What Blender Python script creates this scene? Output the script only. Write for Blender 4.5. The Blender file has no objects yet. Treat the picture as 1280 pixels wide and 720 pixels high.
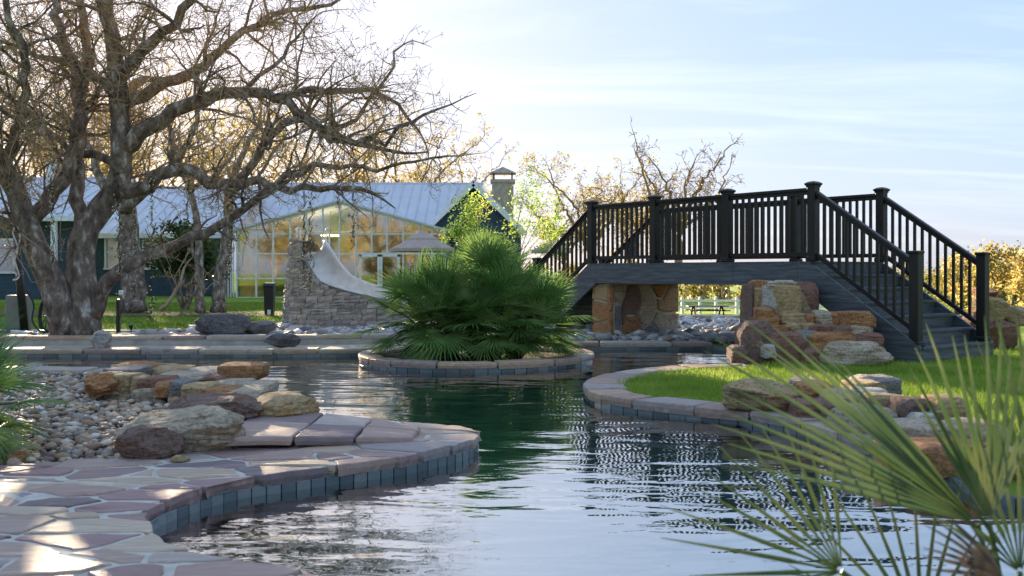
import bpy, bmesh, math, random
import numpy as np
from mathutils import Vector, Matrix, noise, Euler

# ------------------------------------------------------------------ camera, sky, sun, exposure
scene = bpy.context.scene
COL = scene.collection
F, HC, HY = 1244.0, 1.05, 340.0          # focal length in photo pixels, eye height, horizon row

cam_d = bpy.data.cameras.new('camera')
cam = bpy.data.objects.new('camera', cam_d)
COL.objects.link(cam)
cam.location = (0, 0, HC)
cam.rotation_euler = (math.radians(90), 0, 0)
cam_d.sensor_width = 36
cam_d.lens = 36 * F / 1280
cam_d.shift_y = -20 / 1280
cam_d.clip_start = 0.05
cam_d.clip_end = 3000
cam_d.dof.use_dof = True
cam_d.dof.focus_distance = 9.5
cam_d.dof.aperture_fstop = 5.0
scene.camera = cam

SUN_AZ, SUN_EL = math.radians(-22.5), math.radians(10.0)   # azimuth from +Y towards +X
world = bpy.data.worlds.new('World')
scene.world = world
world.use_nodes = True
wn, wl = world.node_tree.nodes, world.node_tree.links
wn.clear()
w_out = wn.new('ShaderNodeOutputWorld')
w_bg = wn.new('ShaderNodeBackground')
w_sky = wn.new('ShaderNodeTexSky')
w_sky.sky_type = 'NISHITA'
w_sky.sun_disc = False
w_sky.sun_elevation = SUN_EL
w_sky.sun_rotation = SUN_AZ
w_sky.air_density = 1.0
w_sky.dust_density = 1.3
w_sky.ozone_density = 2.0
w_bg.inputs['Strength'].default_value = 0.15
# thin high cirrus, laid out on a plane far overhead
w_tc = wn.new('ShaderNodeTexCoord')
w_sep = wn.new('ShaderNodeSeparateXYZ')
wl.new(w_tc.outputs['Generated'], w_sep.inputs[0])
w_add = wn.new('ShaderNodeMath'); w_add.operation = 'ADD'; w_add.inputs[1].default_value = 0.12
wl.new(w_sep.outputs['Z'], w_add.inputs[0])
w_mx = wn.new('ShaderNodeMath'); w_mx.operation = 'MAXIMUM'; w_mx.inputs[1].default_value = 0.05
wl.new(w_add.outputs[0], w_mx.inputs[0])
w_dx = wn.new('ShaderNodeMath'); w_dx.operation = 'DIVIDE'
w_dy = wn.new('ShaderNodeMath'); w_dy.operation = 'DIVIDE'
wl.new(w_sep.outputs['X'], w_dx.inputs[0]); wl.new(w_mx.outputs[0], w_dx.inputs[1])
wl.new(w_sep.outputs['Y'], w_dy.inputs[0]); wl.new(w_mx.outputs[0], w_dy.inputs[1])
w_cmb = wn.new('ShaderNodeCombineXYZ')
wl.new(w_dx.outputs[0], w_cmb.inputs['X']); wl.new(w_dy.outputs[0], w_cmb.inputs['Y'])
w_map = wn.new('ShaderNodeMapping')
w_map.inputs['Rotation'].default_value = (0, 0, math.radians(24))
w_map.inputs['Scale'].default_value = (0.35, 1.3, 1)
wl.new(w_cmb.outputs[0], w_map.inputs['Vector'])
w_noi = wn.new('ShaderNodeTexNoise')
w_noi.inputs['Scale'].default_value = 1.6
w_noi.inputs['Detail'].default_value = 7
w_noi.inputs['Roughness'].default_value = 0.58
w_noi.inputs['Distortion'].default_value = 0.5
wl.new(w_map.outputs[0], w_noi.inputs['Vector'])
w_rmp = wn.new('ShaderNodeValToRGB')
w_rmp.color_ramp.elements[0].position = 0.46; w_rmp.color_ramp.elements[0].color = (0, 0, 0, 1)
w_rmp.color_ramp.elements[1].position = 0.80; w_rmp.color_ramp.elements[1].color = (0.32, 0.32, 0.32, 1)
wl.new(w_noi.outputs['Fac'], w_rmp.inputs[0])
w_gam = wn.new('ShaderNodeGamma'); w_gam.inputs[1].default_value = 0.5       # the photograph's compressed sky range, everywhere alike
wl.new(w_sky.outputs[0], w_gam.inputs[0])
w_sat = wn.new('ShaderNodeHueSaturation'); w_sat.inputs['Saturation'].default_value = 1.6
wl.new(w_gam.outputs[0], w_sat.inputs['Color'])
w_tnt = wn.new('ShaderNodeMixRGB'); w_tnt.blend_type = 'MULTIPLY'; w_tnt.inputs[0].default_value = 1; w_tnt.inputs[2].default_value = (1.05, 0.94, 1.0, 1)   # white balance
wl.new(w_sat.outputs[0], w_tnt.inputs[1])
w_vl = wn.new('ShaderNodeMixRGB'); w_vl.inputs[0].default_value = 0.80; w_vl.inputs[2].default_value = (0.44, 0.63, 0.95, 1)   # even veil of high thin haze
wl.new(w_tnt.outputs[0], w_vl.inputs[1])
w_hsv = wn.new('ShaderNodeHueSaturation')           # cloud: the sky's own light, whitened
w_hsv.inputs['Saturation'].default_value = 0.25
w_hsv.inputs['Value'].default_value = 1.5
wl.new(w_vl.outputs[0], w_hsv.inputs['Color'])
w_mix = wn.new('ShaderNodeMixRGB')
wl.new(w_rmp.outputs[0], w_mix.inputs[0])
wl.new(w_vl.outputs[0], w_mix.inputs[1]); wl.new(w_hsv.outputs[0], w_mix.inputs[2])
wl.new(w_mix.outputs[0], w_bg.inputs['Color'])
wl.new(w_bg.outputs[0], w_out.inputs['Surface'])

sun_d = bpy.data.lights.new('sun', 'SUN')
sun_d.energy = 4.5
sun_d.angle = math.radians(0.5)
sun_d.color = (1.0, 0.79, 0.52)
sun = bpy.data.objects.new('sun', sun_d)
COL.objects.link(sun)
sun_dir = Vector((math.sin(SUN_AZ) * math.cos(SUN_EL), math.cos(SUN_AZ) * math.cos(SUN_EL), math.sin(SUN_EL)))
sun.rotation_euler = sun_dir.to_track_quat('Z', 'Y').to_euler()
sun.location = (-20, 40, 20)

scene.view_settings.view_transform = 'Standard'
scene.view_settings.look = 'None'
scene.view_settings.exposure = 2.65
scene.view_settings.gamma = 1
scene.view_settings.use_curve_mapping = False
scene.cycles.use_denoising = True
scene.cycles.max_bounces = 8
scene.cycles.transparent_max_bounces = 16
scene.cycles.caustics_reflective = False
scene.cycles.caustics_refractive = False
scene.cycles.sample_clamp_indirect = 6

# ------------------------------------------------------------------ helpers
rng = random.Random(7)

def G(px, py, z=0.0):
    d = (HC - z) * F / (py - HY)
    return Vector(((px - 640) / F * d, d, z))

def P(px, py, d):
    return Vector(((px - 640) / F * d, d, HC + (HY - py) * d / F))

def tag(o, label=None, cat=None, group=None, kind=None):
    if label: o['label'] = label
    if cat: o['category'] = cat
    if group: o['group'] = group
    if kind: o['kind'] = kind
    return o

def thing(name, label, cat, loc=(0, 0, 0), group=None):
    o = bpy.data.objects.new(name, None)
    COL.objects.link(o)
    o.location = loc
    o.empty_display_size = 0.2
    return tag(o, label, cat, group)

def wloc(o):
    v = Vector(o.location)
    while o.parent:
        o = o.parent
        v += Vector(o.location)
    return v

def link_mesh(name, me, mat, parent=None, loc=None):
    """loc is a world position (no rotated parents are used)"""
    o = bpy.data.objects.new(name, me)
    COL.objects.link(o)
    if mat is not None and len(me.materials) == 0:
        me.materials.append(mat)
    if parent is not None:
        o.parent = parent
    if loc is not None:
        o.location = Vector(loc) - (wloc(parent) if parent is not None else Vector())
    return o

class MB:
    """collects shapes in world space; build() makes one mesh object"""
    def __init__(self):
        self.v = []; self.f = []
    def add(self, vs, fs):
        b = len(self.v)
        self.v.extend(tuple(p) for p in vs)
        self.f.extend(tuple(i + b for i in f) for f in fs)
        return self
    def hexa(self, p):      # 8 corners: bottom 0-3 ccw, top 4-7
        return self.add(p, [(3, 2, 1, 0), (4, 5, 6, 7), (0, 1, 5, 4), (1, 2, 6, 5), (2, 3, 7, 6), (3, 0, 4, 7)])
    def box(self, c, s, m=None):
        c = Vector(c); hx, hy, hz = s[0] / 2, s[1] / 2, s[2] / 2
        q = [Vector((x, y, z)) for z in (-hz, hz) for x, y in ((-hx, -hy), (hx, -hy), (hx, hy), (-hx, hy))]
        if m is not None: q = [m @ p for p in q]
        return self.hexa([c + p for p in q])
    def bar(self, a, b, w, h, up=Vector((0, 0, 1))):
        a = Vector(a); b = Vector(b); t = (b - a).normalized()
        s = t.cross(up).normalized(); n = s.cross(t).normalized()
        q = [a - s * w / 2 - n * h / 2, b - s * w / 2 - n * h / 2, b + s * w / 2 - n * h / 2, a + s * w / 2 - n * h / 2,
             a - s * w / 2 + n * h / 2, b - s * w / 2 + n * h / 2, b + s * w / 2 + n * h / 2, a + s * w / 2 + n * h / 2]
        b0 = len(self.v)
        self.v.extend(tuple(x) for x in q)
        self.f.extend(tuple(i + b0 for i in f) for f in [(0, 1, 2, 3), (7, 6, 5, 4), (4, 5, 1, 0), (5, 6, 2, 1), (6, 7, 3, 2), (7, 4, 0, 3)])
        return self
    def tube(self, pts, rad, n=6, cap=True):
        k = len(pts)
        if k < 2: return self
        if not hasattr(rad, '__len__'): rad = [rad] * k
        b = len(self.v)
        t0 = (pts[1] - pts[0])
        ref = Vector((0, 0, 1)) if abs(t0.normalized().z) < 0.9 else Vector((1, 0, 0))
        for i in range(k):
            t = pts[min(i + 1, k - 1)] - pts[max(i - 1, 0)]
            if t.length < 1e-9: t = Vector((0, 0, 1))
            t.normalize()
            s = t.cross(ref)
            if s.length < 1e-4: s = t.cross(Vector((0.3, 1, 0.2)))
            s.normalize(); q = t.cross(s)
            r = rad[i]
            for j in range(n):
                a = 2 * math.pi * j / n
                p = pts[i] + s * (math.cos(a) * r) + q * (math.sin(a) * r)
                self.v.append((p.x, p.y, p.z))
        for i in range(k - 1):
            for j in range(n):
                j2 = (j + 1) % n
                self.f.append((b + i * n + j, b + i * n + j2, b + (i + 1) * n + j2, b + (i + 1) * n + j))
        if cap:
            self.f.append(tuple(b + j for j in reversed(range(n))))
            self.f.append(tuple(b + (k - 1) * n + j for j in range(n)))
        return self
    def prism(self, poly, off):     # poly: list of 3D points, off: extrusion vector
        k = len(poly); off = Vector(off)
        vs = [Vector(p) for p in poly] + [Vector(p) + off for p in poly]
        fs = [tuple(reversed(range(k))), tuple(range(k, 2 * k))]
        fs += [(i, (i + 1) % k, k + (i + 1) % k, k + i) for i in range(k)]
        return self.add(vs, fs)
    def mesh(self, name, origin=(0, 0, 0), smooth=False):
        o = Vector(origin)
        me = bpy.data.meshes.new(name)
        v = [(x - o.x, y - o.y, z - o.z) for x, y, z in self.v]
        me.from_pydata(v, [], self.f)
        if smooth:
            me.polygons.foreach_set('use_smooth', [True] * len(me.polygons))
        me.update()
        return me
    def build(self, name, mat, parent=None, smooth=False, fix=False, bevel=0):
        org = wloc(parent) if parent is not None else Vector()
        if parent is None and self.v:
            a = np.array(self.v); org = Vector((float(a[:, 0].mean()), float(a[:, 1].mean()), float(a[:, 2].min())))
        me = self.mesh(name, org, smooth)
        if fix or bevel:
            bm = bmesh.new(); bm.from_mesh(me)
            bmesh.ops.recalc_face_normals(bm, faces=bm.faces)
            if bevel:
                bmesh.ops.bevel(bm, geom=bm.edges[:], offset=bevel, segments=1, affect='EDGES')
            bm.to_mesh(me); bm.free()
        o = link_mesh(name, me, mat, parent)
        if parent is None: o.location = org
        return o

def catmull(pts, step=0.1, closed=False):
    pts = [Vector(p) for p in pts]
    n = len(pts); out = []
    rngi = range(n) if closed else range(n - 1)
    for i in rngi:
        p1, p2 = pts[i], pts[(i + 1) % n]
        p0 = pts[i - 1] if (closed or i > 0) else p1 * 2 - p2
        p3 = pts[(i + 2) % n] if (closed or i + 2 < n) else p2 * 2 - p1
        k = max(1, int(round((p2 - p1).length / step)))
        for j in range(k):
            t = j / k
            out.append(0.5 * ((2 * p1) + (p2 - p0) * t + (2 * p0 - 5 * p1 + 4 * p2 - p3) * t * t + (3 * p1 - p0 - 3 * p2 + p3) * t ** 3))
    if not closed: out.append(pts[-1])
    return out

# ------------------------------------------------------------------ materials
def newmat(name):
    m = bpy.data.materials.new(name); m.use_nodes = True
    n, l = m.node_tree.nodes, m.node_tree.links
    return m, n, l, n['Principled BSDF']

def ramp_node(n, stops, interp='LINEAR'):
    r = n.new('ShaderNodeValToRGB'); r.color_ramp.interpolation = interp
    e = r.color_ramp.elements
    while len(e) < len(stops): e.new(0.5)
    for i, (p, c) in enumerate(stops):
        e[i].position = p; e[i].color = (c[0], c[1], c[2], 1)
    return r

def nmat(name, stops, scale=(1, 1, 1), nscale=4, detail=5, rough=0.7, bump=0.3, bscale=30, bdist=0.01,
         palette=None, pal_mix=1.0, metallic=0.0, spec=0.3, distort=0.3, attr=None, rot=(0, 0, 0), local=False):
    """noise-coloured surface in world space; palette picks a tint for each object"""
    m, n, l, b = newmat(name)
    geo = n.new('ShaderNodeNewGeometry')
    mp = n.new('ShaderNodeMapping'); mp.inputs['Scale'].default_value = scale; mp.inputs['Rotation'].default_value = rot
    if local:
        tc = n.new('ShaderNodeTexCoord'); l.new(tc.outputs['Object'], mp.inputs['Vector'])
    else:
        l.new(geo.outputs['Position'], mp.inputs['Vector'])
    no = n.new('ShaderNodeTexNoise'); no.inputs['Scale'].default_value = nscale; no.inputs['Detail'].default_value = detail
    no.inputs['Roughness'].default_value = 0.62; no.inputs['Distortion'].default_value = distort
    l.new(mp.outputs[0], no.inputs['Vector'])
    r = ramp_node(n, stops); l.new(no.outputs['Fac'], r.inputs[0])
    out = r.outputs[0]
    if palette or attr:
        if palette:
            oi = n.new('ShaderNodeObjectInfo')
            pr = ramp_node(n, [(i / len(palette), c) for i, c in enumerate(palette)], 'CONSTANT')
            l.new(oi.outputs['Random'], pr.inputs[0]); tint = pr.outputs[0]
        else:
            at = n.new('ShaderNodeAttribute'); at.attribute_name = attr; tint = at.outputs['Color']
        mx = n.new('ShaderNodeMixRGB'); mx.blend_type = 'MULTIPLY'; mx.inputs[0].default_value = pal_mix
        l.new(tint, mx.inputs[1]); l.new(out, mx.inputs[2]); out = mx.outputs[0]
    l.new(out, b.inputs['Base Color'])
    b.inputs['Roughness'].default_value = rough; b.inputs['Metallic'].default_value = metallic
    b.inputs['Specular IOR Level'].default_value = spec
    if bump:
        n2 = n.new('ShaderNodeTexNoise'); n2.inputs['Scale'].default_value = bscale; n2.inputs['Detail'].default_value = 6
        n2.inputs['Roughness'].default_value = 0.65
        l.new(mp.outputs[0], n2.inputs['Vector'])
        bp = n.new('ShaderNodeBump'); bp.inputs['Strength'].default_value = bump; bp.inputs['Distance'].default_value = bdist
        l.new(n2.outputs['Fac'], bp.inputs['Height']); l.new(bp.outputs[0], b.inputs['Normal'])
    return m

def flat(name, c, rough=0.5, metallic=0.0, spec=0.4):
    k = lambda f: tuple(min(1, x * f) for x in c)
    return nmat(name, [(0.3, k(0.82)), (0.7, k(1.12))], nscale=6, rough=rough, bump=0.06, bscale=60, bdist=0.003, metallic=metallic, spec=spec)

def leafmat(name, stops, nscale=3, rough=0.45, trans=0.35, attr=None, spec=0.4):
    m, n, l, b = newmat(name)
    geo = n.new('ShaderNodeNewGeometry')
    no = n.new('ShaderNodeTexNoise'); no.inputs['Scale'].default_value = nscale; no.inputs['Detail'].default_value = 3
    l.new(geo.outputs['Position'], no.inputs['Vector'])
    r = ramp_node(n, stops); l.new(no.outputs['Fac'], r.inputs[0])
    out = r.outputs[0]
    oi = n.new('ShaderNodeObjectInfo')
    hs = n.new('ShaderNodeHueSaturation')
    mr = n.new('ShaderNodeMapRange'); mr.inputs['To Min'].default_value = 0.75; mr.inputs['To Max'].default_value = 1.25
    l.new(oi.outputs['Random'], mr.inputs['Value']); l.new(mr.outputs[0], hs.inputs['Value']); l.new(out, hs.inputs['Color'])
    out = hs.outputs[0]
    l.new(out, b.inputs['Base Color']); b.inputs['Roughness'].default_value = rough
    b.inputs['Specular IOR Level'].default_value = spec
    tr = n.new('ShaderNodeBsdfTranslucent'); l.new(out, tr.inputs['Color'])
    mx = n.new('ShaderNodeMixShader'); mx.inputs[0].default_value = trans
    o = n['Material Output']
    l.new(b.outputs[0], mx.inputs[1]); l.new(tr.outputs[0], mx.inputs[2]); l.new(mx.outputs[0], o.inputs['Surface'])
    return m

W1 = [(0.25, (0.62, 0.6, 0.58)), (0.45, (1, 1, 1)), (0.62, (0.85, 0.82, 0.8)), (0.8, (1.25, 1.2, 1.15))]
MAT = {}
MAT['flag'] = nmat('flagstone', [(0.27, (0.4, 0.36, 0.36)), (0.41, (0.86, 0.84, 0.86)), (0.55, (0.7, 0.66, 0.66)), (0.65, (1.1, 1.05, 1.0)), (0.75, (1.4, 1.32, 1.24))],
    scale=(0.6, 3.6, 2), nscale=2.8, detail=11, rough=0.58, bump=0.55, bscale=9, bdist=0.012, spec=0.4, distort=1.0,
    palette=[(0.4, 0.275, 0.245), (0.5, 0.35, 0.29), (0.4, 0.35, 0.33), (0.6, 0.46, 0.33), (0.27, 0.21, 0.205), (0.52, 0.39, 0.32), (0.66, 0.54, 0.4), (0.42, 0.28, 0.26), (0.56, 0.48, 0.41), (0.32, 0.225, 0.215)])
MAT['coping'] = nmat('coping_stone', [(0.28, (0.5, 0.47, 0.46)), (0.45, (1, 1, 1)), (0.6, (0.8, 0.76, 0.74)), (0.75, (1.5, 1.4, 1.3))],
    scale=(1, 2, 2), nscale=5, detail=8, rough=0.65, bump=0.6, bscale=14, bdist=0.015,
    palette=[(0.42, 0.29, 0.22), (0.5, 0.4, 0.29), (0.37, 0.265, 0.22), (0.46, 0.4, 0.34), (0.5, 0.35, 0.24), (0.4, 0.33, 0.29)])
MAT['mortar'] = nmat('mortar', [(0.3, (0.4, 0.36, 0.3)), (0.55, (0.6, 0.56, 0.49)), (0.75, (0.48, 0.43, 0.36))], nscale=5, rough=0.85, bump=0.4, bscale=60, bdist=0.004)
MAT['sand'] = nmat('sandstone', W1, scale=(1, 1, 1.6), nscale=5, detail=9, rough=0.72, bump=0.7, bscale=11, bdist=0.02,
    palette=[(0.43, 0.25, 0.11), (0.27, 0.12, 0.07), (0.44, 0.33, 0.2), (0.5, 0.42, 0.3), (0.33, 0.18, 0.1), (0.47, 0.37, 0.22), (0.25, 0.2, 0.17), (0.36, 0.15, 0.07)])

def stone_mat(name, c, c2=None, lichen=None, stain=(0.36, 0.19, 0.08)):
    """weathered sandstone: mottled body, iron stains, pale bloom, strata and cracks"""
    c2 = c2 or tuple(x * 0.5 for x in c)
    li = lichen or tuple(min(0.8, x * 1.35) for x in c)
    m, n, l, b = newmat(name)
    geo = n.new('ShaderNodeNewGeometry'); oi = n.new('ShaderNodeObjectInfo')
    sh = n.new('ShaderNodeVectorMath'); sh.operation = 'SCALE'; sh.inputs[0].default_value = (13, 7, 5); l.new(oi.outputs['Random'], sh.inputs['Scale'])
    ad = n.new('ShaderNodeVectorMath'); l.new(geo.outputs['Position'], ad.inputs[0]); l.new(sh.outputs[0], ad.inputs[1])
    def noi(scale, detail, rough=.62, vec=None, dist=.4):
        q = n.new('ShaderNodeTexNoise'); q.inputs['Scale'].default_value = scale; q.inputs['Detail'].default_value = detail
        q.inputs['Roughness'].default_value = rough; q.inputs['Distortion'].default_value = dist
        l.new((vec or ad).outputs[0], q.inputs['Vector']); return q
    mp = n.new('ShaderNodeMapping'); mp.inputs['Scale'].default_value = (1, 1, 4.5); mp.inputs['Rotation'].default_value = (.12, .18, 0); l.new(ad.outputs[0], mp.inputs['Vector'])
    a = noi(7, 11, .68); r = ramp_node(n, [(0.32, c2), (0.47, c), (0.6, tuple(x * .86 for x in c)), (0.7, li)]); l.new(a.outputs['Fac'], r.inputs[0])
    st = noi(2.6, 6, .6, mp, 1.2); sr = ramp_node(n, [(0.52, (0, 0, 0)), (0.68, (.75, .75, .75))]); l.new(st.outputs['Fac'], sr.inputs[0])
    mx = n.new('ShaderNodeMixRGB'); l.new(sr.outputs[0], mx.inputs[0]); l.new(r.outputs[0], mx.inputs[1]); mx.inputs[2].default_value = (*stain, 1)
    sp = noi(38, 4, .7); spr = ramp_node(n, [(0.36, (.45, .45, .45)), (0.5, (1, 1, 1)), (.68, (1.18, 1.18, 1.16))]); l.new(sp.outputs['Fac'], spr.inputs[0])
    mu = n.new('ShaderNodeMixRGB'); mu.blend_type = 'MULTIPLY'; mu.inputs[0].default_value = .8; l.new(mx.outputs[0], mu.inputs[1]); l.new(spr.outputs[0], mu.inputs[2])
    l.new(mu.outputs[0], b.inputs['Base Color']); b.inputs['Roughness'].default_value = .8; b.inputs['Specular IOR Level'].default_value = .25
    h1 = noi(9, 12, .7, mp); h2 = noi(45, 6, .7)
    vo = n.new('ShaderNodeTexVoronoi'); vo.feature = 'DISTANCE_TO_EDGE'; vo.inputs['Scale'].default_value = 5.5; l.new(h1.outputs['Color'], vo.inputs['Vector']) if False else l.new(mp.outputs[0], vo.inputs['Vector'])
    vr = n.new('ShaderNodeMapRange'); vr.inputs['From Max'].default_value = .05; l.new(vo.outputs['Distance'], vr.inputs['Value'])
    k1 = n.new('ShaderNodeMath'); k1.operation = 'MULTIPLY_ADD'; k1.inputs[1].default_value = .3; l.new(h2.outputs['Fac'], k1.inputs[0]); l.new(h1.outputs['Fac'], k1.inputs[2])
    k2 = n.new('ShaderNodeMath'); k2.operation = 'MULTIPLY_ADD'; k2.inputs[1].default_value = .1; l.new(vr.outputs[0], k2.inputs[0]); l.new(k1.outputs[0], k2.inputs[2])
    bp = n.new('ShaderNodeBump'); bp.inputs['Strength'].default_value = 1.0; bp.inputs['Distance'].default_value = .05; l.new(k2.outputs[0], bp.inputs['Height']); l.new(bp.outputs[0], b.inputs['Normal'])
    return m
MAT['cream_rock'] = stone_mat('cream_rock', (0.62, 0.51, 0.37), (0.33, 0.25, 0.18), (0.64, 0.59, 0.5))
MAT['brown_rock'] = stone_mat('brown_rock', (0.29, 0.19, 0.15), (0.13, 0.09, 0.075), (0.42, 0.32, 0.27), (.3, .16, .09))
MAT['tan_rock'] = stone_mat('tan_rock', (0.58, 0.41, 0.22), (0.33, 0.22, 0.12), (0.58, 0.49, 0.36), (.45, .24, .08))
MAT['red_rock'] = stone_mat('red_rock', (0.36, 0.19, 0.13), (0.18, 0.09, 0.065), (0.5, 0.34, 0.26), (.24, .15, .13))
MAT['rust_rock'] = stone_mat('rust_rock', (0.54, 0.27, 0.115), (0.25, 0.11, 0.055), (0.54, 0.38, 0.23), (.25, .1, .06))
MAT['grey_rock'] = stone_mat('grey_rock', (0.3, 0.285, 0.28), (0.12, 0.115, 0.12), (0.46, 0.45, 0.43), (.3, .22, .15))
MAT['pale_rock'] = stone_mat('pale_rock', (0.62, 0.59, 0.54), (0.4, 0.37, 0.33), (0.75, 0.73, 0.69), (.55, .45, .34))
MAT['lichen_rock'] = stone_mat('lichen_rock', (0.2, 0.19, 0.19), (0.06, 0.06, 0.065), (0.48, 0.5, 0.5), (.3, .3, .29))
MAT['pebble'] = nmat('pebble', [(0.3, (0.75, 0.75, 0.75)), (0.7, (1.15, 1.15, 1.15))], nscale=25, rough=0.6, bump=0.15, bscale=60, bdist=0.004, attr='Col')
MAT['ledge'] = nmat('ledgestone', [(0.28, (0.55, 0.52, 0.5)), (0.5, (1, 1, 1)), (0.75, (1.3, 1.25, 1.18))], nscale=9, detail=8, rough=0.8, bump=0.8, bscale=25, bdist=0.015,
    palette=[(0.36, 0.325, 0.28), (0.44, 0.4, 0.345), (0.3, 0.27, 0.24), (0.48, 0.42, 0.35), (0.4, 0.355, 0.3), (0.34, 0.3, 0.27)])
MAT['joint'] = flat('dark_joint', (0.2, 0.18, 0.155), 0.9)
MAT['soil'] = nmat('soil', [(0.3, (0.05, 0.035, 0.025)), (0.55, (0.12, 0.09, 0.065)), (0.75, (0.2, 0.16, 0.12))], nscale=8, detail=8, rough=0.95, bump=0.8, bscale=30, bdist=0.03)
MAT['concrete'] = nmat('concrete', [(0.3, (0.38, 0.37, 0.35)), (0.7, (0.52, 0.51, 0.49))], nscale=3, rough=0.8, bump=0.2, bscale=50, bdist=0.004)
MAT['lawn'] = nmat('lawn', [(0.25, (0.08, 0.12, 0.016)), (0.42, (0.16, 0.25, 0.026)), (0.58, (0.24, 0.34, 0.045)), (0.75, (0.34, 0.36, 0.1))], nscale=0.7, detail=10, rough=0.9, bump=1.0, bscale=45, bdist=0.04, spec=0.1)
MAT['grass'] = leafmat('grass', [(0.3, (0.13, 0.21, 0.022)), (0.5, (0.23, 0.34, 0.04)), (0.66, (0.36, 0.42, 0.085)), (.76, (.48, .43, .18))], nscale=1.1, rough=0.6, trans=0.4, spec=0.2)
MAT['tile'] = nmat('pool_tile', W1, scale=(1, 1, 3), nscale=14, detail=6, rough=0.18, bump=0.15, bscale=40, bdist=0.004, spec=0.5,
    palette=[(0.1, 0.13, 0.14), (0.14, 0.175, 0.185), (0.08, 0.105, 0.115), (0.19, 0.22, 0.225), (.115, .15, .165)])
MAT['plaster'] = nmat('pool_plaster', [(0.3, (0.24, 0.66, 0.61)), (0.7, (0.34, 0.76, 0.71))], nscale=0.7, rough=0.8, bump=0.1)
MAT['black'] = nmat('black_composite', [(0.3, (0.009, 0.007, 0.006)), (0.7, (0.019, 0.015, 0.012))], scale=(1, 1, 0.2), nscale=14, rough=0.42, bump=0.15, bscale=60, bdist=0.003, spec=0.3)
MAT['fascia'] = nmat('dark_composite', [(0.3, (0.035, 0.042, 0.05)), (0.5, (0.075, 0.088, 0.098)), (0.7, (0.13, 0.147, 0.157))], scale=(1.2, 1.2, 14), nscale=2.2, detail=7, rough=0.5, bump=0.35, bscale=5, bdist=0.004, spec=0.4)
MAT['tread'] = nmat('tread_composite', [(0.3, (0.05, 0.058, 0.066)), (0.7, (0.1, 0.11, 0.12))], scale=(6, 6, 1), nscale=2, rough=0.45, bump=0.2, bscale=20, bdist=0.003)
MAT['bark'] = nmat('bark', [(0.3, (0.055, 0.045, 0.038)), (0.45, (0.16, 0.125, 0.1)), (0.56, (0.26, 0.21, 0.17)), (0.66, (0.5, 0.49, 0.45))], scale=(1, 1, 0.55), nscale=9, detail=10, rough=0.9, bump=1.0, bscale=16, bdist=0.05, spec=0.15)
MAT['twig'] = flat('twig', (0.36, 0.27, 0.165), 0.85, spec=0.15)  # lighter than real grey-brown twigs: backlit glow put into the colour
MAT['bud'] = leafmat('dry_leaf', [(0.35, (0.17, 0.1, 0.035)), (0.6, (0.3, 0.2, 0.06))], trans=0.5)
MAT['palm'] = leafmat('palm_leaf', [(0.32, (0.08, 0.18, 0.045)), (0.5, (0.15, 0.27, 0.065)), (0.7, (0.29, 0.38, 0.13))], nscale=2.5, rough=0.38, trans=0.36, spec=0.5)
MAT['palm_near'] = leafmat('palm_leaf_grey_green', [(0.3, (0.045, 0.085, 0.028)), (0.5, (0.085, 0.13, 0.045)), (0.7, (0.17, 0.19, 0.075))], nscale=6, rough=0.4, trans=0.28, spec=0.5)
MAT['palm_dry'] = leafmat('palm_leaf_dry', [(0.3, (0.06, 0.045, 0.035)), (0.7, (0.16, 0.125, 0.09))], trans=0.2)
MAT['petiole'] = flat('petiole', (0.1, 0.13, 0.05), 0.5)
MAT['fibre'] = flat('palm_fibre', (0.07, 0.05, 0.035), 0.95)
MAT['white'] = flat('white_paint', (0.78, 0.78, 0.77), 0.4)
MAT['slide'] = flat('slide_gelcoat', (0.74, 0.69, 0.62), 0.3)
MAT['siding'] = nmat('blue_siding', [(0.3, (0.025, 0.05, 0.075)), (0.7, (0.045, 0.08, 0.11))], nscale=3, rough=0.6, bump=0.1)
MAT['roof'] = nmat('metal_roof', [(0.3, (0.52, 0.53, 0.57)), (0.7, (0.64, 0.65, 0.68))], nscale=1.2, rough=0.45, bump=0.05, spec=0.5)
MAT['trim'] = flat('white_trim', (0.72, 0.73, 0.73), 0.5)
MAT['interior'] = nmat('warm_plaster', [(0.3, (0.26, 0.21, 0.14)), (0.5, (0.42, 0.36, 0.25)), (0.7, (0.18, 0.16, 0.1))], nscale=0.8, detail=6, rough=0.8, bump=0)
MAT['floor_in'] = flat('wood_floor', (0.2, 0.12, 0.06), 0.4)
MAT['canvas'] = flat('umbrella_canvas', (0.46, 0.35, 0.3), 0.85)
MAT['metal'] = flat('dark_metal', (0.03, 0.03, 0.032), 0.4, metallic=0.4)
MAT['steel'] = flat('steel', (0.6, 0.6, 0.6), 0.25, metallic=1.0)
MAT['plastic_dark'] = flat('black_plastic', (0.015, 0.016, 0.018), 0.4)
MAT['plastic_grey'] = flat('grey_plastic', (0.2, 0.2, 0.19), 0.6)
MAT['cable'] = flat('white_cable', (0.7, 0.7, 0.68), 0.5)
MAT['bulb'] = flat('bulb', (0.85, 0.72, 0.4), 0.2)
MAT['wire'] = flat('green_wire', (0.025, 0.03, 0.02), 0.7)
MAT['backlit_twig'] = flat('backlit_gold_twig', (0.34, 0.22, 0.11), 0.85, spec=0.1)  # golden glow of the low sun behind these trees, put into their colour
MAT['gold_leaf'] = leafmat('golden_leaf', [(0.3, (0.31, 0.235, 0.08)), (0.55, (0.43, 0.35, 0.13)), (0.75, (0.33, 0.35, 0.11))], nscale=0.5, trans=0.55, spec=0.15)
MAT['spring_leaf'] = leafmat('spring_leaf', [(0.3, (0.16, 0.27, 0.05)), (0.55, (0.3, 0.4, 0.08)), (0.75, (0.5, 0.46, 0.12))], nscale=0.6, trans=0.5, spec=0.2)
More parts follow.
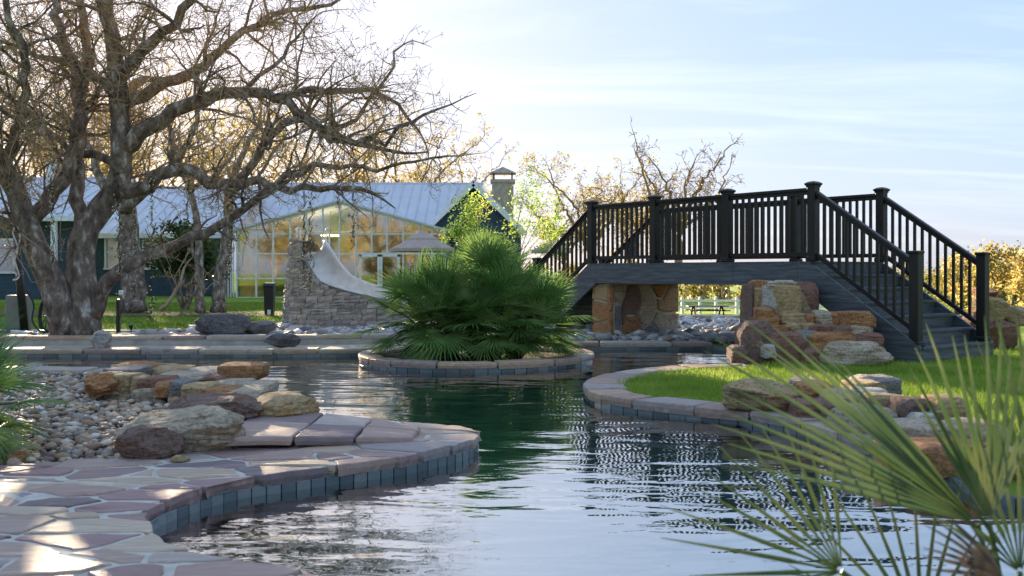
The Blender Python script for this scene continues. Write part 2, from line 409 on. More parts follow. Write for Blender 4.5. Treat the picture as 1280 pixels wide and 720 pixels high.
MAT['ever_leaf'] = leafmat('evergreen_leaf', [(0.3, (0.03, 0.06, 0.015)), (0.6, (0.07, 0.11, 0.03)), (0.75, (0.12, 0.15, 0.05))], nscale=1.2, trans=0.3, spec=0.2)
MAT['wood_leaf'] = leafmat('woodland_leaf', [(0.3, (0.09, 0.1, 0.03)), (0.5, (0.22, 0.2, 0.055)), (0.7, (0.4, 0.3, 0.08))], nscale=0.12, trans=0.4, spec=0.1)
MAT['chimney'] = nmat('chimney_stone', [(0.3, (0.3, 0.25, 0.18)), (0.7, (0.52, 0.45, 0.34))], nscale=4, rough=0.85, bump=0.8, bscale=6, bdist=0.05)

def glass_mat(name, tint=(0.75, 0.8, 0.75), rough=0.03, base=0.0):
    m, n, l, b = newmat(name)
    n.remove(b)
    tr = n.new('ShaderNodeBsdfTransparent'); tr.inputs[0].default_value = (*tint, 1)
    gl = n.new('ShaderNodeBsdfGlossy'); gl.inputs['Roughness'].default_value = rough
    fr = n.new('ShaderNodeFresnel'); fr.inputs['IOR'].default_value = 1.52
    ad = n.new('ShaderNodeMath'); ad.operation = 'ADD'; ad.inputs[1].default_value = base; ad.use_clamp = True
    l.new(fr.outputs[0], ad.inputs[0])
    mx = n.new('ShaderNodeMixShader'); l.new(ad.outputs[0], mx.inputs[0])
    l.new(tr.outputs[0], mx.inputs[1]); l.new(gl.outputs[0], mx.inputs[2]); l.new(mx.outputs[0], n['Material Output'].inputs['Surface'])
    return m
MAT['glass'] = glass_mat('window_glass', tint=(.62, .72, .6), base=0.3)

# water: clear, green-tinted with depth, rippled surface that mirrors the sky
def water_mat():
    m, n, l, b = newmat('pool_water')
    n.remove(b)
    geo = n.new('ShaderNodeNewGeometry')
    mp = n.new('ShaderNodeMapping'); mp.inputs['Scale'].default_value = (0.55, 1.25, 1); mp.inputs['Rotation'].default_value = (0, 0, math.radians(8))
    l.new(geo.outputs['Position'], mp.inputs['Vector'])
    a = n.new('ShaderNodeTexNoise'); a.inputs['Scale'].default_value = 1.7; a.inputs['Detail'].default_value = 1.5; a.inputs['Distortion'].default_value = 0.6
    c = n.new('ShaderNodeTexNoise'); c.inputs['Scale'].default_value = 7.5; c.inputs['Detail'].default_value = 2.0; c.inputs['Distortion'].default_value = 0.4
    l.new(mp.outputs[0], a.inputs['Vector']); l.new(mp.outputs[0], c.inputs['Vector'])
    k = n.new('ShaderNodeMath'); k.operation = 'MULTIPLY_ADD'; k.inputs[1].default_value = 0.16
    l.new(c.outputs['Fac'], k.inputs[0]); l.new(a.outputs['Fac'], k.inputs[2])
    bp = n.new('ShaderNodeBump'); bp.inputs['Strength'].default_value = 1.0; bp.inputs['Distance'].default_value = 0.018
    l.new(k.outputs[0], bp.inputs['Height'])
    tr = n.new('ShaderNodeBsdfTransparent'); tr.inputs[0].default_value = (0.7, 0.97, 0.9, 1)
    gl = n.new('ShaderNodeBsdfGlossy'); gl.inputs['Roughness'].default_value = 0.015
    l.new(bp.outputs[0], gl.inputs['Normal'])
    fr = n.new('ShaderNodeFresnel'); fr.inputs['IOR'].default_value = 1.33
    l.new(bp.outputs[0], fr.inputs['Normal'])
    pw = n.new('ShaderNodeMath'); pw.operation = 'POWER'; pw.inputs[1].default_value = 0.22; l.new(fr.outputs[0], pw.inputs[0])
    mx = n.new('ShaderNodeMixShader'); l.new(pw.outputs[0], mx.inputs[0])
    l.new(tr.outputs[0], mx.inputs[1]); l.new(gl.outputs[0], mx.inputs[2]); l.new(mx.outputs[0], n['Material Output'].inputs['Surface'])
    return m
MAT['water'] = water_mat()

# ------------------------------------------------------------------ ground, pool, deck
def V2(p): return Vector((p[0], p[1], 0))
S1 = [(0.2, 2.75), (-0.69, 3.44), (-1.2, 3.72), (-1.5, 4.08), (-1.62, 4.45), (-1.54, 4.8), (-1.39, 5.08), (-1.04, 5.37), (-0.64, 5.68), (-0.385, 5.99),
      (-0.25, 6.28), (-0.24, 6.5), (-0.38, 6.77), (-0.67, 6.95), (-0.96, 7.02), (-1.4, 7.26)]
S2 = [(-1.4, 7.26), (-1.6, 7.77), (-1.94, 8.3), (-2.3, 9.0), (-2.7, 10.5)]
S3 = [(-2.7, 10.5), (-3.53, 10.72), (-5.2, 10.9), (-7, 11.05), (-11, 11.4)]
S4 = [(-11, 13.45), (-7, 13.6), (-4.4, 13.6), (-2.3, 13.62), (-1.7, 14.3), (0, 14.95), (1.1, 14.8), (2.0, 14.85), (3.0, 14.9)]
S5 = [(3.0, 14.9), (3.35, 13.9), (3.15, 12.6), (2.65, 11.36)]
S6 = [(2.65, 11.36), (2.37, 11.38), (1.69, 11.07), (1.08, 10.37), (0.78, 9.75), (0.69, 9.2), (0.74, 8.65), (0.90, 8.32), (1.22, 8.0), (1.76, 7.55)]
S7 = [(1.76, 7.55), (2.04, 7.06), (2.25, 6.07), (2.38, 5.49), (2.42, 5.0), (2.75, 4.6), (3.3, 4.35), (4.6, 4.3)]
S8 = [(4.6, 4.3), (4.6, 2.6), (1.5, 2.5), (0.2, 2.75)]
def sm(s, step=0.08): return catmull([V2(p) for p in s], step)
C1, C2, C3, C4, C5, C6, C7 = [sm(s) for s in (S1, S2, S3, S4, S5, S6, S7)]
outline = []
for c in (C1, C2, C3, C4, C5, C6, C7, [V2(p) for p in S8]):
    for p in c:
        if not outline or (p - outline[-1]).length > 0.02: outline.append(p)
if (outline[0] - outline[-1]).length < 0.02: outline.pop()
island = []
for i in range(96):
    a = -2 * math.pi * i / 96          # clockwise loop has land inside on the right; reversed below for stones
    w = 1 + 0.03 * math.sin(3 * a + 1)
    island.append(Vector((-0.5 + 1.5 * w * math.cos(a), 12.93 + 1.45 * w * math.sin(a), 0)))
lagoon = [Vector(p) for p in ((2.2, 21.7, 0), (2.2, 24.0, 0), (12, 24.0, 0), (12, 21.3, 0), (6, 21.5, 0))]
WZ = -0.108

def gz(x, y):
    if y <= 24.5: return -0.05
    def lerp(a, b, t): return a + (b - a) * max(0, min(1, t))
    left = lerp(-0.05, -0.29, (y - 24.5) / 27)
    right = lerp(-0.05, -1.55, (y - 24.5) / 34)
    t = max(0, min(1, (x + 4) / 6))
    return left + (right - left) * t

bm = bmesh.new()
edges = []
def loop(pts, z):
    vs = [bm.verts.new((p.x, p.y, z)) for p in pts]
    for i in range(len(vs)): edges.append(bm.edges.new((vs[i], vs[(i + 1) % len(vs)])))
loop([Vector(p) for p in ((-40, -15, 0), (40, -15, 0), (40, 24.5, 0), (-40, 24.5, 0))], -0.05)
loop(outline, -0.05); loop(lagoon, -0.05)
bmesh.ops.triangle_fill(bm, use_beauty=True, use_dissolve=False, edges=edges)
xs = [-1500, -300, -100, -40, -25, -15, -8, -4, -2, 0, 2, 5, 10, 20, 40, 100, 300, 1500]
ys = [24.5, 27, 31, 36, 42, 48, 52, 58, 75, 120, 300, 1500]
gv = {}
for x in xs:
    for y in ys: gv[x, y] = bm.verts.new((x, y, gz(x, y)))
for i in range(len(xs) - 1):
    for j in range(len(ys) - 1):
        bm.faces.new((gv[xs[i], ys[j]], gv[xs[i + 1], ys[j]], gv[xs[i + 1], ys[j + 1]], gv[xs[i], ys[j + 1]]))
for a in ((-1500, -300, -40, 24.5), (40, -300, 1500, 24.5), (-40, -300, 40, -15)):
    x0, y0, x1, y1 = a
    bm.faces.new([bm.verts.new(p) for p in ((x0, y0, -0.05), (x1, y0, -0.05), (x1, y1, -0.05), (x0, y1, -0.05))])
bmesh.ops.recalc_face_normals(bm, faces=bm.faces)
for f in bm.faces:
    if f.normal.z < 0: f.normal_flip()
me = bpy.data.meshes.new('ground'); bm.to_mesh(me); bm.free()
tag(link_mesh('ground', me, MAT['lawn']), kind='structure')

def strip(name, pts, z0, z1, mat, closed=False):
    m = MB(); k = len(pts)
    m.v = [(p.x, p.y, z0) for p in pts] + [(p.x, p.y, z1) for p in pts]
    m.f = [(i, (i + 1) % k, k + (i + 1) % k, k + i) for i in range(k if closed else k - 1)]
    return tag(m.build(name, mat), kind='structure')
pool_wall = strip('pool_wall', outline, -1.5, -0.3, MAT['plaster'], True)
strip('waterline_band', outline, -0.3, -0.052, MAT['tile'], True)
island_wall = strip('island_wall', island, -1.5, -0.3, MAT['plaster'], True)
strip('island_waterline_band', island, -0.3, -0.052, MAT['tile'], True)
lagoon_wall = strip('lagoon_wall', lagoon, -1.0, -0.052, MAT['tile'], True)
def sheet(name, poly, z, mat, kind='structure'):
    m = MB(); m.add([(p[0], p[1], z) for p in poly], [tuple(range(len(poly)))])
    o = m.build(name, mat, fix=True)
    if o.data.polygons[0].normal.z < 0: o.data.flip_normals()
    return tag(o, kind=kind)
sheet('pool_floor', [(-12, 2.3), (5, 2.3), (5, 15.2), (-12, 15.2)], -1.48, MAT['plaster'])
sheet('lagoon_floor', [(2.1, 21), (12.2, 21), (12.2, 24.2), (2.1, 24.2)], -0.98, MAT['plaster'])
sheet('pool_water', [(-12, 2.3), (5, 2.3), (5, 15.2), (-12, 15.2)], WZ, MAT['water'])
sheet('lagoon_water', [(2.1, 21), (12.2, 21), (12.2, 24.2), (2.1, 24.2)], WZ, MAT['water'])

# --- stones cut from outlines
def area2(p): return sum(p[i].x * p[(i + 1) % len(p)].y - p[(i + 1) % len(p)].x * p[i].y for i in range(len(p))) / 2
def inset(poly, d):
    k = len(poly); out = []
    for i in range(k):
        a, b, c = poly[i - 1], poly[i], poly[(i + 1) % k]
        e1 = (b - a); e2 = (c - b)
        if e1.length < 1e-6 or e2.length < 1e-6: out.append(b.copy()); continue
        n1 = Vector((-e1.y, e1.x, 0)).normalized(); n2 = Vector((-e2.y, e2.x, 0)).normalized()
        n = n1 + n2
        if n.length < 0.2: n = n1
        n.normalize()
        out.append(b + n * min(d / max(0.35, n.dot(n1)), d * 2))
    return out
def rough_edge(poly, step, amp, seed):
    out = []
    k = len(poly)
    for i in range(k):
        a, b = poly[i], poly[(i + 1) % k]
        n = max(1, int(round((b - a).length / step)))
        for j in range(n):
            p = a.lerp(b, j / n)
            q = noise.noise_vector(Vector((p.x * 6, p.y * 6, seed))) * amp + noise.noise_vector(Vector((p.x * 22, p.y * 22, seed))) * amp * 0.45
            out.append(Vector((p.x + q.x, p.y + q.y, 0)))
    return out
def slab_mesh(poly, ztop, thick, seed, gap=0.012, step=0.06, amp=0.012, round_=0.012):
    """a rough stone slab with its own chipped edges; ztop is a number or a function of (x, y)"""
    zf = ztop if callable(ztop) else (lambda x, y: ztop)
    if area2(poly) < 0: poly = list(reversed(poly))
    p = rough_edge(inset(poly, gap), step, amp, seed)
    if len(p) < 3 or abs(area2(p)) < 0.003: return None
    q = inset(p, round_); q2 = inset(p, round_ * 0.25)
    nz = lambda v, s: noise.noise(Vector((v.x * 4, v.y * 4, seed))) * s
    k = len(p)
    vs = [(a.x + nz(a, .01), a.y, zf(a.x, a.y) - thick) for a in inset(p, 0.008)]
    vs += [(a.x, a.y, zf(a.x, a.y) - thick * 0.5 + nz(a, .01)) for a in p]
    vs += [(a.x, a.y, zf(a.x, a.y) - round_ * 0.6 + nz(a, .004)) for a in q2]
    vs += [(a.x, a.y, zf(a.x, a.y) + nz(a, .006)) for a in q]
    fs = []
    for r in range(3):
        fs += [(r * k + i, r * k + (i + 1) % k, (r + 1) * k + (i + 1) % k, (r + 1) * k + i) for i in range(k)]
    fs.append(tuple(range(3 * k, 4 * k)))
    m = MB(); m.add(vs, fs)
    return m
def add_stone(name, poly, ztop, thick, mat, parent, **kw):
    m = slab_mesh(poly, ztop, thick, rng.random() * 100, **kw)
    if m is None: return None
    c = sum(poly, Vector()) / len(poly)
    zc = (ztop(c.x, c.y) if callable(ztop) else ztop) - thick
    me = m.mesh(name, (c.x, c.y, zc))
    return link_mesh(name, me, mat, parent, (c.x, c.y, zc))

def arclen(pts):
    s = [0]
    for i in range(1, len(pts)): s.append(s[-1] + (pts[i] - pts[i - 1]).length)
    return s
def at_s(pts, S, s):
    s = max(0, min(S[-1], s))
    i = int(np.searchsorted(S, s)); i = max(1, min(len(pts) - 1, i))
    t = (s - S[i - 1]) / max(1e-9, S[i] - S[i - 1])
    p = pts[i - 1].lerp(pts[i], t); d = (pts[i] - pts[i - 1]).normalized()
    return p, d
def coping(pts, side, width, over, ztop, thick, lens, parent, mat, gap=0.008, wj=0.06):
    """side +1: land on the left of the path"""
    S = arclen(pts); s = 0.0
    while s < S[-1] - 0.05:
        L = rng.uniform(*lens)
        e = s + L
        if S[-1] - e < lens[0] * 0.6: e = S[-1]
        n = max(2, int((e - s) / 0.08)); outer = []; inner = []
        w = width + rng.uniform(-wj, wj); sk = rng.uniform(-.05, .05)
        for i in range(n + 1):
            p, d = at_s(pts, S, s + (e - s) * i / n)
            nl = Vector((-d.y, d.x, 0)) * side
            outer.append(p - nl * over); inner.append(p + nl * w + d * sk)
        z = ztop + rng.uniform(-.006, .006)
        add_stone('coping_stone', outer + inner[::-1][::2] , z, thick * rng.uniform(.85, 1.1), mat, parent, gap=gap, amp=0.009)
        s = e
def tiles(pts, side, size, parent, z=-0.122, h=0.125):
    key = 'tile%.3f_%.3f' % (size, h)
    me = bpy.data.meshes.get(key)
    if me is None:
        m = MB(); m.box((0, 0, 0), (size - .006, .012, h))
        me = m.mesh(key)
        bmx = bmesh.new(); bmx.from_mesh(me); bmesh.ops.bevel(bmx, geom=bmx.edges[:], offset=.002, segments=1, affect='EDGES'); bmx.to_mesh(me); bmx.free()
    S = arclen(pts); s = size / 2
    while s < S[-1]:
        p, d = at_s(pts, S, s)
        nl = Vector((-d.y, d.x, 0)) * side
        o = link_mesh('tile', me, MAT['tile'], parent, (p.x - nl.x * .008, p.y - nl.y * .008, z))
        o.rotation_euler.z = math.atan2(d.y, d.x)
        s += size

# flagstone deck on the near left: cells with wandering mortar joints
def clip_half(poly, a, n):
    out = []
    for i in range(len(poly)):
        p, q = poly[i], poly[(i + 1) % len(poly)]
        dp, dq = (p - a).dot(n), (q - a).dot(n)
        if dp <= 0: out.append(p)
        if (dp < 0 < dq) or (dq < 0 < dp): out.append(p.lerp(q, dp / (dp - dq)))
    return out
def offset_path(pts, d):
    out = []
    for i in range(len(pts)):
        t = (pts[min(i + 1, len(pts) - 1)] - pts[max(i - 1, 0)]).normalized()
        out.append(pts[i] + Vector((-t.y, t.x, 0)) * d)
    return out
edge1 = offset_path(C1, -0.035)
deck_poly = edge1 + [V2(p) for p in ((-1.75, 7.1), (-1.9, 6.2), (-2.28, 5.62), (-2.77, 5.42), (-3.4, 5.3), (-4.6, 5.25), (-4.6, 2.2), (0.2, 2.2))]
deck = tag(bpy.data.objects.new('flagstone_deck', None), kind='structure')
COL.objects.link(deck); deck.location = (-1.8, 4.5, -0.05)
m = MB(); mp = offset_path(C1, 0.02) + [Vector(p) for p in deck_poly[len(edge1):]]
m.prism([(p.x, p.y, -0.07) for p in mp], (0, 0, 0.064)); m.build('mortar_bed', MAT['mortar'], deck, fix=True)
AN = 1.65                     # stones run longer along x
seeds = []
S = arclen(C1); s = 0.2
while s < S[-1]:
    p, d = at_s(C1, S, s); seeds.append((p + Vector((-d.y, d.x, 0)) * rng.uniform(.14, .3), rng.uniform(0, .03))); s += rng.uniform(.4, .85)
def pip(x, y, poly):
    c = False; j = len(poly) - 1
    for i in range(len(poly)):
        if (poly[i].y > y) != (poly[j].y > y) and x < (poly[j].x - poly[i].x) * (y - poly[i].y) / (poly[j].y - poly[i].y) + poly[i].x: c = not c
        j = i
    return c
tries = 0
while tries < 5000:
    tries += 1
    q = Vector((rng.uniform(-4.6, 0.2), rng.uniform(2.2, 7.1), 0))
    if not pip(q.x, q.y, deck_poly): continue
    md = rng.choice((.14, .2, .26, .3, .36))
    if all(math.hypot((q.x - t.x) / AN, (q.y - t.y)) > md for t, w in seeds): seeds.append((q, rng.uniform(0, .035) * min(1, md / .26)))
sq = lambda p: Vector((p.x / AN, p.y, 0))
for i, (a, wa) in enumerate(seeds):
    poly = [sq(p) for p in deck_poly]; a2 = sq(a)
    near = sorted(((sq(t), w) for t, w in seeds if t is not a), key=lambda t: (t[0] - a2).length)[:22]
    for t, w in near:
        d2 = (t - a2).length_squared
        poly = clip_half(poly, a2 + (t - a2) * max(.2, min(.8, .5 + (wa - w) / (2 * d2))), (t - a2).normalized())
        if len(poly) < 3: break
    if len(poly) < 3: continue
    poly = [Vector((p.x * AN, p.y, 0)) for p in poly]
    cl = [poly[0]]
    for p in poly[1:]:
        if (p - cl[-1]).length > 0.012: cl.append(p)
    if len(cl) < 3: continue
    add_stone('flagstone', cl, rng.uniform(-.004, .007), 0.062, MAT['flag'], deck, gap=rng.uniform(.01, .02), amp=0.024, round_=0.007, step=.045)
tiles(C1, 1, 0.085, pool_wall, -.102, .082); tiles(C1, 1, 0.085, pool_wall, -.188, .082)
skim = thing('skimmer_lid', 'pale blue round skimmer lid set in the flagstone deck', 'lid', G(478, 533))
m = MB(); c = G(478, 533)
ring = [Vector((c.x + .13 * math.cos(a), c.y + .13 * math.sin(a), 0.008)) for a in [i * math.pi / 12 for i in range(24)]]
m.prism(ring, (0, 0, 0.012)); MAT['lid'] = flat('blue_plastic', (0.45, 0.6, 0.68), 0.4); m.build('lid_plate', MAT['lid'], skim, fix=True)
m = MB(); m.prism([c + (p - c) * 1.18 - Vector((0, 0, .004)) for p in ring], (0, 0, 0.01)); m.build('rim', MAT['plastic_grey'], skim, fix=True)

# raised slab step that tapers down towards the tip
plat = tag(bpy.data.objects.new('raised_stone_step', None), kind='structure'); COL.objects.link(plat); plat.location = (-1.4, 6.2, 0)
zp = lambda x, y: max(0.03, min(0.085, 0.03 + (-0.55 - x) * 0.06))
cuts = [(-0.6, 6.14, 6.6), (-0.95, 6.02, 6.8), (-1.3, 5.9, 6.9), (-1.75, 5.8, 6.95), (-2.15, 5.78, 7.0)]
m = MB()
for k in range(len(cuts) - 1):
    (xa, ya, yb), (xb, yc, yd) = cuts[k], cuts[k + 1]
    mid = 0.5 + rng.uniform(-.1, .1)
    pa, pb = Vector((xa, ya + (yb - ya) * mid, 0)), Vector((xb, yc + (yd - yc) * mid, 0))
    for q in ([Vector((xa, ya, 0)), pa, pb, Vector((xb, yc, 0))], [pa, Vector((xa, yb, 0)), Vector((xb, yd, 0)), pb]):
        add_stone('step_slab', q, zp, 0.055, MAT['flag'], plat, gap=.007, amp=.012)
m.prism([(-0.66, 6.2, -.04), (-2.1, 5.86, -.04), (-2.1, 6.95, -.04), (-0.9, 6.7, -.04)], (0, 0, .11))
for i, v in enumerate(m.v):
    if v[2] > 0: m.v[i] = (v[0], v[1], zp(v[0], v[1]) - 0.05)
MAT['tan_wall'] = stone_mat('tan_wall', (0.4, 0.31, 0.2), (0.27, 0.2, 0.13))
m.build('step_wall', MAT['tan_wall'], plat, fix=True)

# copings of the other shores
def setting(name, loc=(0, 0, 0)):
    o = tag(bpy.data.objects.new(name, None), kind='structure'); COL.objects.link(o); o.location = loc
    return o
rc = setting('lawn_coping', (1.2, 9, -0.05))
coping(C6 + C7[1:20], 1, 0.3, 0.04, 0.004, 0.075, (0.32, 0.62), rc, MAT['coping'])
tiles(C6 + C7[1:], 1, 0.15, rc)
ic = setting('island_coping', (-0.5, 12.9, -0.05))
isl = island + [island[0]]
coping(isl, -1, 0.26, 0.04, 0.006, 0.075, (0.4, 0.8), ic, MAT['coping'])
isl_f = sorted(range(len(island)), key=lambda i: i)
coping_front = [p for p in island]
tiles(isl, -1, 0.16, ic)
sheet('island_soil', [(p.x, p.y) for p in island[::-1]], -0.045, MAT['soil'])
bc = setting('back_coping', (-3, 13.8, -0.05))
coping(C4, 1, 0.42, 0.04, 0.0, 0.07, (0.55, 1.1), bc, MAT['coping'])
tiles(C4, 1, 0.2, bc)
pc = setting('planter_coping', (-5, 10.8, -0.05))
coping(C3, 1, 0.28, 0.04, 0.01, 0.075, (0.45, 0.95), pc, MAT['coping'])
tiles(C3[:90], 1, 0.2, pc)
strip('planter_inner_wall', offset_path(C3, 0.25), -0.15, -0.05, MAT['tan_wall'])
lc = setting('lagoon_coping', (6, 24, -0.05))
coping([Vector((2.2, 24.0, 0)), Vector((7, 24.0, 0)), Vector((12, 24.0, 0))], 1, 0.35, 0.04, 0.0, 0.07, (0.7, 1.2), lc, MAT['coping'])

# raised low wall with cap stones along the far shore
far_wall = thing('low_stone_wall', 'low mortared wall with flat cap stones along the far pool edge', 'wall', (-6, 14.7, -0.05))
wall_path = catmull([V2(p) for p in ((-11, 14.55), (-7, 14.6), (-4, 14.62), (-2.0, 14.95), (-0.9, 15.6))], 0.1)
m = MB()
wp2 = offset_path(wall_path, 0.3)
k = len(wall_path)
m.add([(p.x, p.y, -.06) for p in wall_path] + [(p.x, p.y, -.06) for p in wp2] + [(p.x, p.y, .06) for p in wall_path] + [(p.x, p.y, .06) for p in wp2],
      [(i, i + 1, 2 * k + i + 1, 2 * k + i) for i in range(k - 1)] + [(k + i, 3 * k + i, 3 * k + i + 1, k + i + 1) for i in range(k - 1)])
MAT['pale_wall'] = nmat('pale_render', [(0.3, (0.3, 0.27, 0.22)), (0.6, (0.45, 0.42, 0.36)), (0.8, (0.36, 0.32, 0.27))], nscale=4, rough=0.85, bump=0.4, bscale=30)
m.build('wall_face', MAT['pale_wall'], far_wall)
coping(wall_path, 1, 0.32, 0.03, 0.115, 0.06, (0.6, 1.2), far_wall, MAT['coping'])
m = MB(); cw = offset_path(C4, 0.4)
walk = [p for p in offset_path(C4, 0.36) if p.x < -0.6]
m.add([(p.x, p.y, -.03) for p in walk] + [(p.x, p.y + 1.0, -.03) for p in walk], [(i, i + 1, len(walk) + i + 1, len(walk) + i) for i in range(len(walk) - 1)])
tag(m.build('mortar_walk', MAT['mortar']), kind='structure')

# --- beds, paths, lawn sheets
def bed(name, pts, z, mat): return sheet(name, pts, z, mat)
gravel_poly = [(-7.5, 5.2), (-4.6, 5.2), (-2.77, 5.38), (-2.2, 5.6), (-1.8, 6.1), (-1.75, 7.2), (-1.9, 7.9), (-2.35, 8.7), (-2.75, 10.1), (-3.6, 10.5), (-7.5, 10.85)]
bed('gravel_bed', gravel_poly, -0.046, MAT['soil'])
far_bed_poly = [(-6.2, 15.0), (-2.2, 15.2), (-0.9, 15.8), (-0.9, 17.9), (-4.9, 18.1), (-6.2, 17.0)]
bed('far_gravel_bed', far_bed_poly, -0.042, MAT['soil'])
bridge_bed_poly = [(-0.9, 15.8), (0.4, 15.4), (3.1, 15.3), (3.6, 14.5), (3.9, 13.0), (6.5, 15.5), (10, 20.9), (6, 21.4), (2.2, 21.6), (0, 21.6), (-0.9, 19)]
bed('gravel_bed_under_bridge', bridge_bed_poly, -0.044, MAT['soil'])
bed('garden_soil', [(-14, 14.85), (-6.2, 14.95), (-6.2, 16.6), (-9.5, 16.9), (-14, 16.8)], -0.04, MAT['soil'])
bed('garden_path', [(-30, 18.6), (-5.1, 18.3), (-5.1, 18.75), (-30, 19.15)], -0.036, MAT['concrete'])
bed('slide_patio', [(-5.0, 18.1), (-0.9, 17.9), (0.2, 18.5), (0.2, 21.5), (-5.0, 21.5)], -0.032, MAT['concrete'])
bed('tree_bed_soil', [(-14, 24.6), (-5.8, 24.3), (-5.8, 27.2), (-14, 27.2)], -0.03, MAT['soil'])
lawn_in = offset_path(C6, 0.28) + offset_path(C7, 0.28)[2:-6]
lawn_poly = lawn_in + [V2(p) for p in ((9, 4.6), (9, 14), (6.2, 13.6), (4.2, 11.9), (3.0, 11.6))]
bed('lawn', [(p.x, p.y) for p in lawn_poly], -0.018, MAT['lawn'])

nprng = np.random.default_rng(5)
def sample_poly(poly, n):
    P2 = np.array([(p[0], p[1]) for p in poly]); lo, hi = P2.min(0), P2.max(0)
    out = np.zeros((0, 2))
    while len(out) < n:
        q = nprng.uniform(lo, hi, (n * 2, 2)); ins = np.zeros(len(q), bool); j = len(P2) - 1
        for i in range(len(P2)):
            c = ((P2[i, 1] > q[:, 1]) != (P2[j, 1] > q[:, 1])) & (q[:, 0] < (P2[j, 0] - P2[i, 0]) * (q[:, 1] - P2[i, 1]) / (P2[j, 1] - P2[i, 1] + 1e-12) + P2[i, 0])
            ins ^= c; j = i
        out = np.vstack([out, q[ins]])
    return out[:n]
def np_mesh(name, v, f, mat, colors=None, kind=None, parent=None, smooth=False):
    me = bpy.data.meshes.new(name)
    nf, k = f.shape
    me.vertices.add(len(v)); me.vertices.foreach_set('co', v.astype(np.float32).ravel())
    me.loops.add(nf * k); me.loops.foreach_set('vertex_index', f.astype(np.int32).ravel())
    me.polygons.add(nf); me.polygons.foreach_set('loop_start', np.arange(0, nf * k, k, dtype=np.int32))
    if smooth: me.polygons.foreach_set('use_smooth', np.ones(nf, dtype=bool))
    me.update(calc_edges=True)
    if colors is not None:
        at = me.color_attributes.new('Col', 'FLOAT_COLOR', 'POINT')
        at.data.foreach_set('color', np.hstack([colors, np.ones((len(v), 1))]).astype(np.float32).ravel())
    o = link_mesh(name, me, mat, parent)
    if parent is not None: o.location = -wloc(parent)
    if kind: o['kind'] = kind
    return o
def grass_blades(name, poly, n, h, w, zf, mat='grass'):
    p = sample_poly(poly, n)
    z = np.array([zf(x, y) for x, y in p]) if callable(zf) else np.full(n, zf)
    a = nprng.uniform(0, 2 * np.pi, n); hh = h * nprng.uniform(.5, 1.25, n); ww = w * nprng.uniform(.7, 1.3, n)
    lean = nprng.normal(0, .45, (n, 2)) * hh[:, None]
    v = np.zeros((n, 3, 3))
    v[:, 0, 0] = p[:, 0] - np.cos(a) * ww; v[:, 0, 1] = p[:, 1] - np.sin(a) * ww; v[:, 0, 2] = z
    v[:, 1, 0] = p[:, 0] + np.cos(a) * ww; v[:, 1, 1] = p[:, 1] + np.sin(a) * ww; v[:, 1, 2] = z
    v[:, 2, 0] = p[:, 0] + lean[:, 0]; v[:, 2, 1] = p[:, 1] + lean[:, 1]; v[:, 2, 2] = z + hh
    f = np.arange(n * 3).reshape(n, 3)
    return tag(np_mesh(name, v.reshape(-1, 3), f, MAT[mat]), {'lawn_grass': 'short bright green turf on the lawn beside the bridge stairs', 'garden_grass': 'sunlit green turf between the oaks and the house'}[name], 'grass', kind='stuff')
grass_blades('lawn_grass', [(p.x, p.y) for p in lawn_poly], 90000, 0.05, 0.004, -0.02)
grass_blades('garden_grass', [(-24, 19.2), (-5, 18.9), (-5, 21.6), (0, 21.8), (0, 40), (-24, 40)], 60000, 0.07, 0.011, lambda x, y: gz(x, y))

# pebbles
ico = bmesh.new(); bmesh.ops.create_icosphere(ico, subdivisions=1, radius=1)
ICO_V = np.array([v.co[:] for v in ico.verts]); ICO_F = np.array([[v.index for v in f.verts] for f in ico.faces]); ico.free()
PAL = np.array([(0.5, 0.38, 0.27), (0.36, 0.24, 0.16), (0.58, 0.49, 0.39), (0.27, 0.2, 0.16), (0.44, 0.28, 0.17), (0.64, 0.57, 0.48), (0.36, 0.31, 0.27), (0.52, 0.36, 0.22), (0.2, 0.15, 0.12)])
PALG = np.array([(0.4, 0.39, 0.38), (0.3, 0.29, 0.28), (0.52, 0.5, 0.48), (0.22, 0.21, 0.21), (0.42, 0.36, 0.3), (0.6, 0.58, 0.56)])
def pebbles(name, label, poly, n, size, z, pal):
    p = sample_poly(poly, n)
    k = len(ICO_V)
    sc = size * np.clip(nprng.lognormal(0, .38, n), .5, 2.2)
    s3 = np.stack([sc * nprng.uniform(.8, 1.35, n), sc * nprng.uniform(.65, 1.0, n), sc * nprng.uniform(.35, .65, n)], 1)
    V = ICO_V[None] * (1 + nprng.normal(0, .1, (n, k, 1))) * s3[:, None]
    a = nprng.uniform(0, 2 * np.pi, n); tlt = nprng.normal(0, .25, n)
    c, s = np.cos(tlt)[:, None], np.sin(tlt)[:, None]
    x, zz = V[..., 0] * c - V[..., 2] * s, V[..., 0] * s + V[..., 2] * c
    c, s = np.cos(a)[:, None], np.sin(a)[:, None]
    X, Y = x * c - V[..., 1] * s, x * s + V[..., 1] * c
    zb = z + s3[:, 2] * .45 + np.abs(nprng.normal(0, size * .45, n))
    W = np.stack([X + p[:, 0][:, None], Y + p[:, 1][:, None], zz + zb[:, None]], -1)
    col = pal[nprng.integers(0, len(pal), n)] * nprng.uniform(.75, 1.2, (n, 1))
    f = (ICO_F[None] + (np.arange(n) * k)[:, None, None]).reshape(-1, 3)
    return tag(np_mesh(name, W.reshape(-1, 3), f, MAT['pebble'], np.repeat(col, k, 0), smooth=True), label, 'gravel', kind='stuff')
pebbles('river_pebbles', 'rounded brown and cream river pebbles in the bed by the boulders', gravel_poly, 16000, 0.027, -0.045, PAL)
pebbles('grey_pebbles', 'grey river pebbles in front of the stone slide', far_bed_poly, 2600, 0.07, -0.04, PALG)
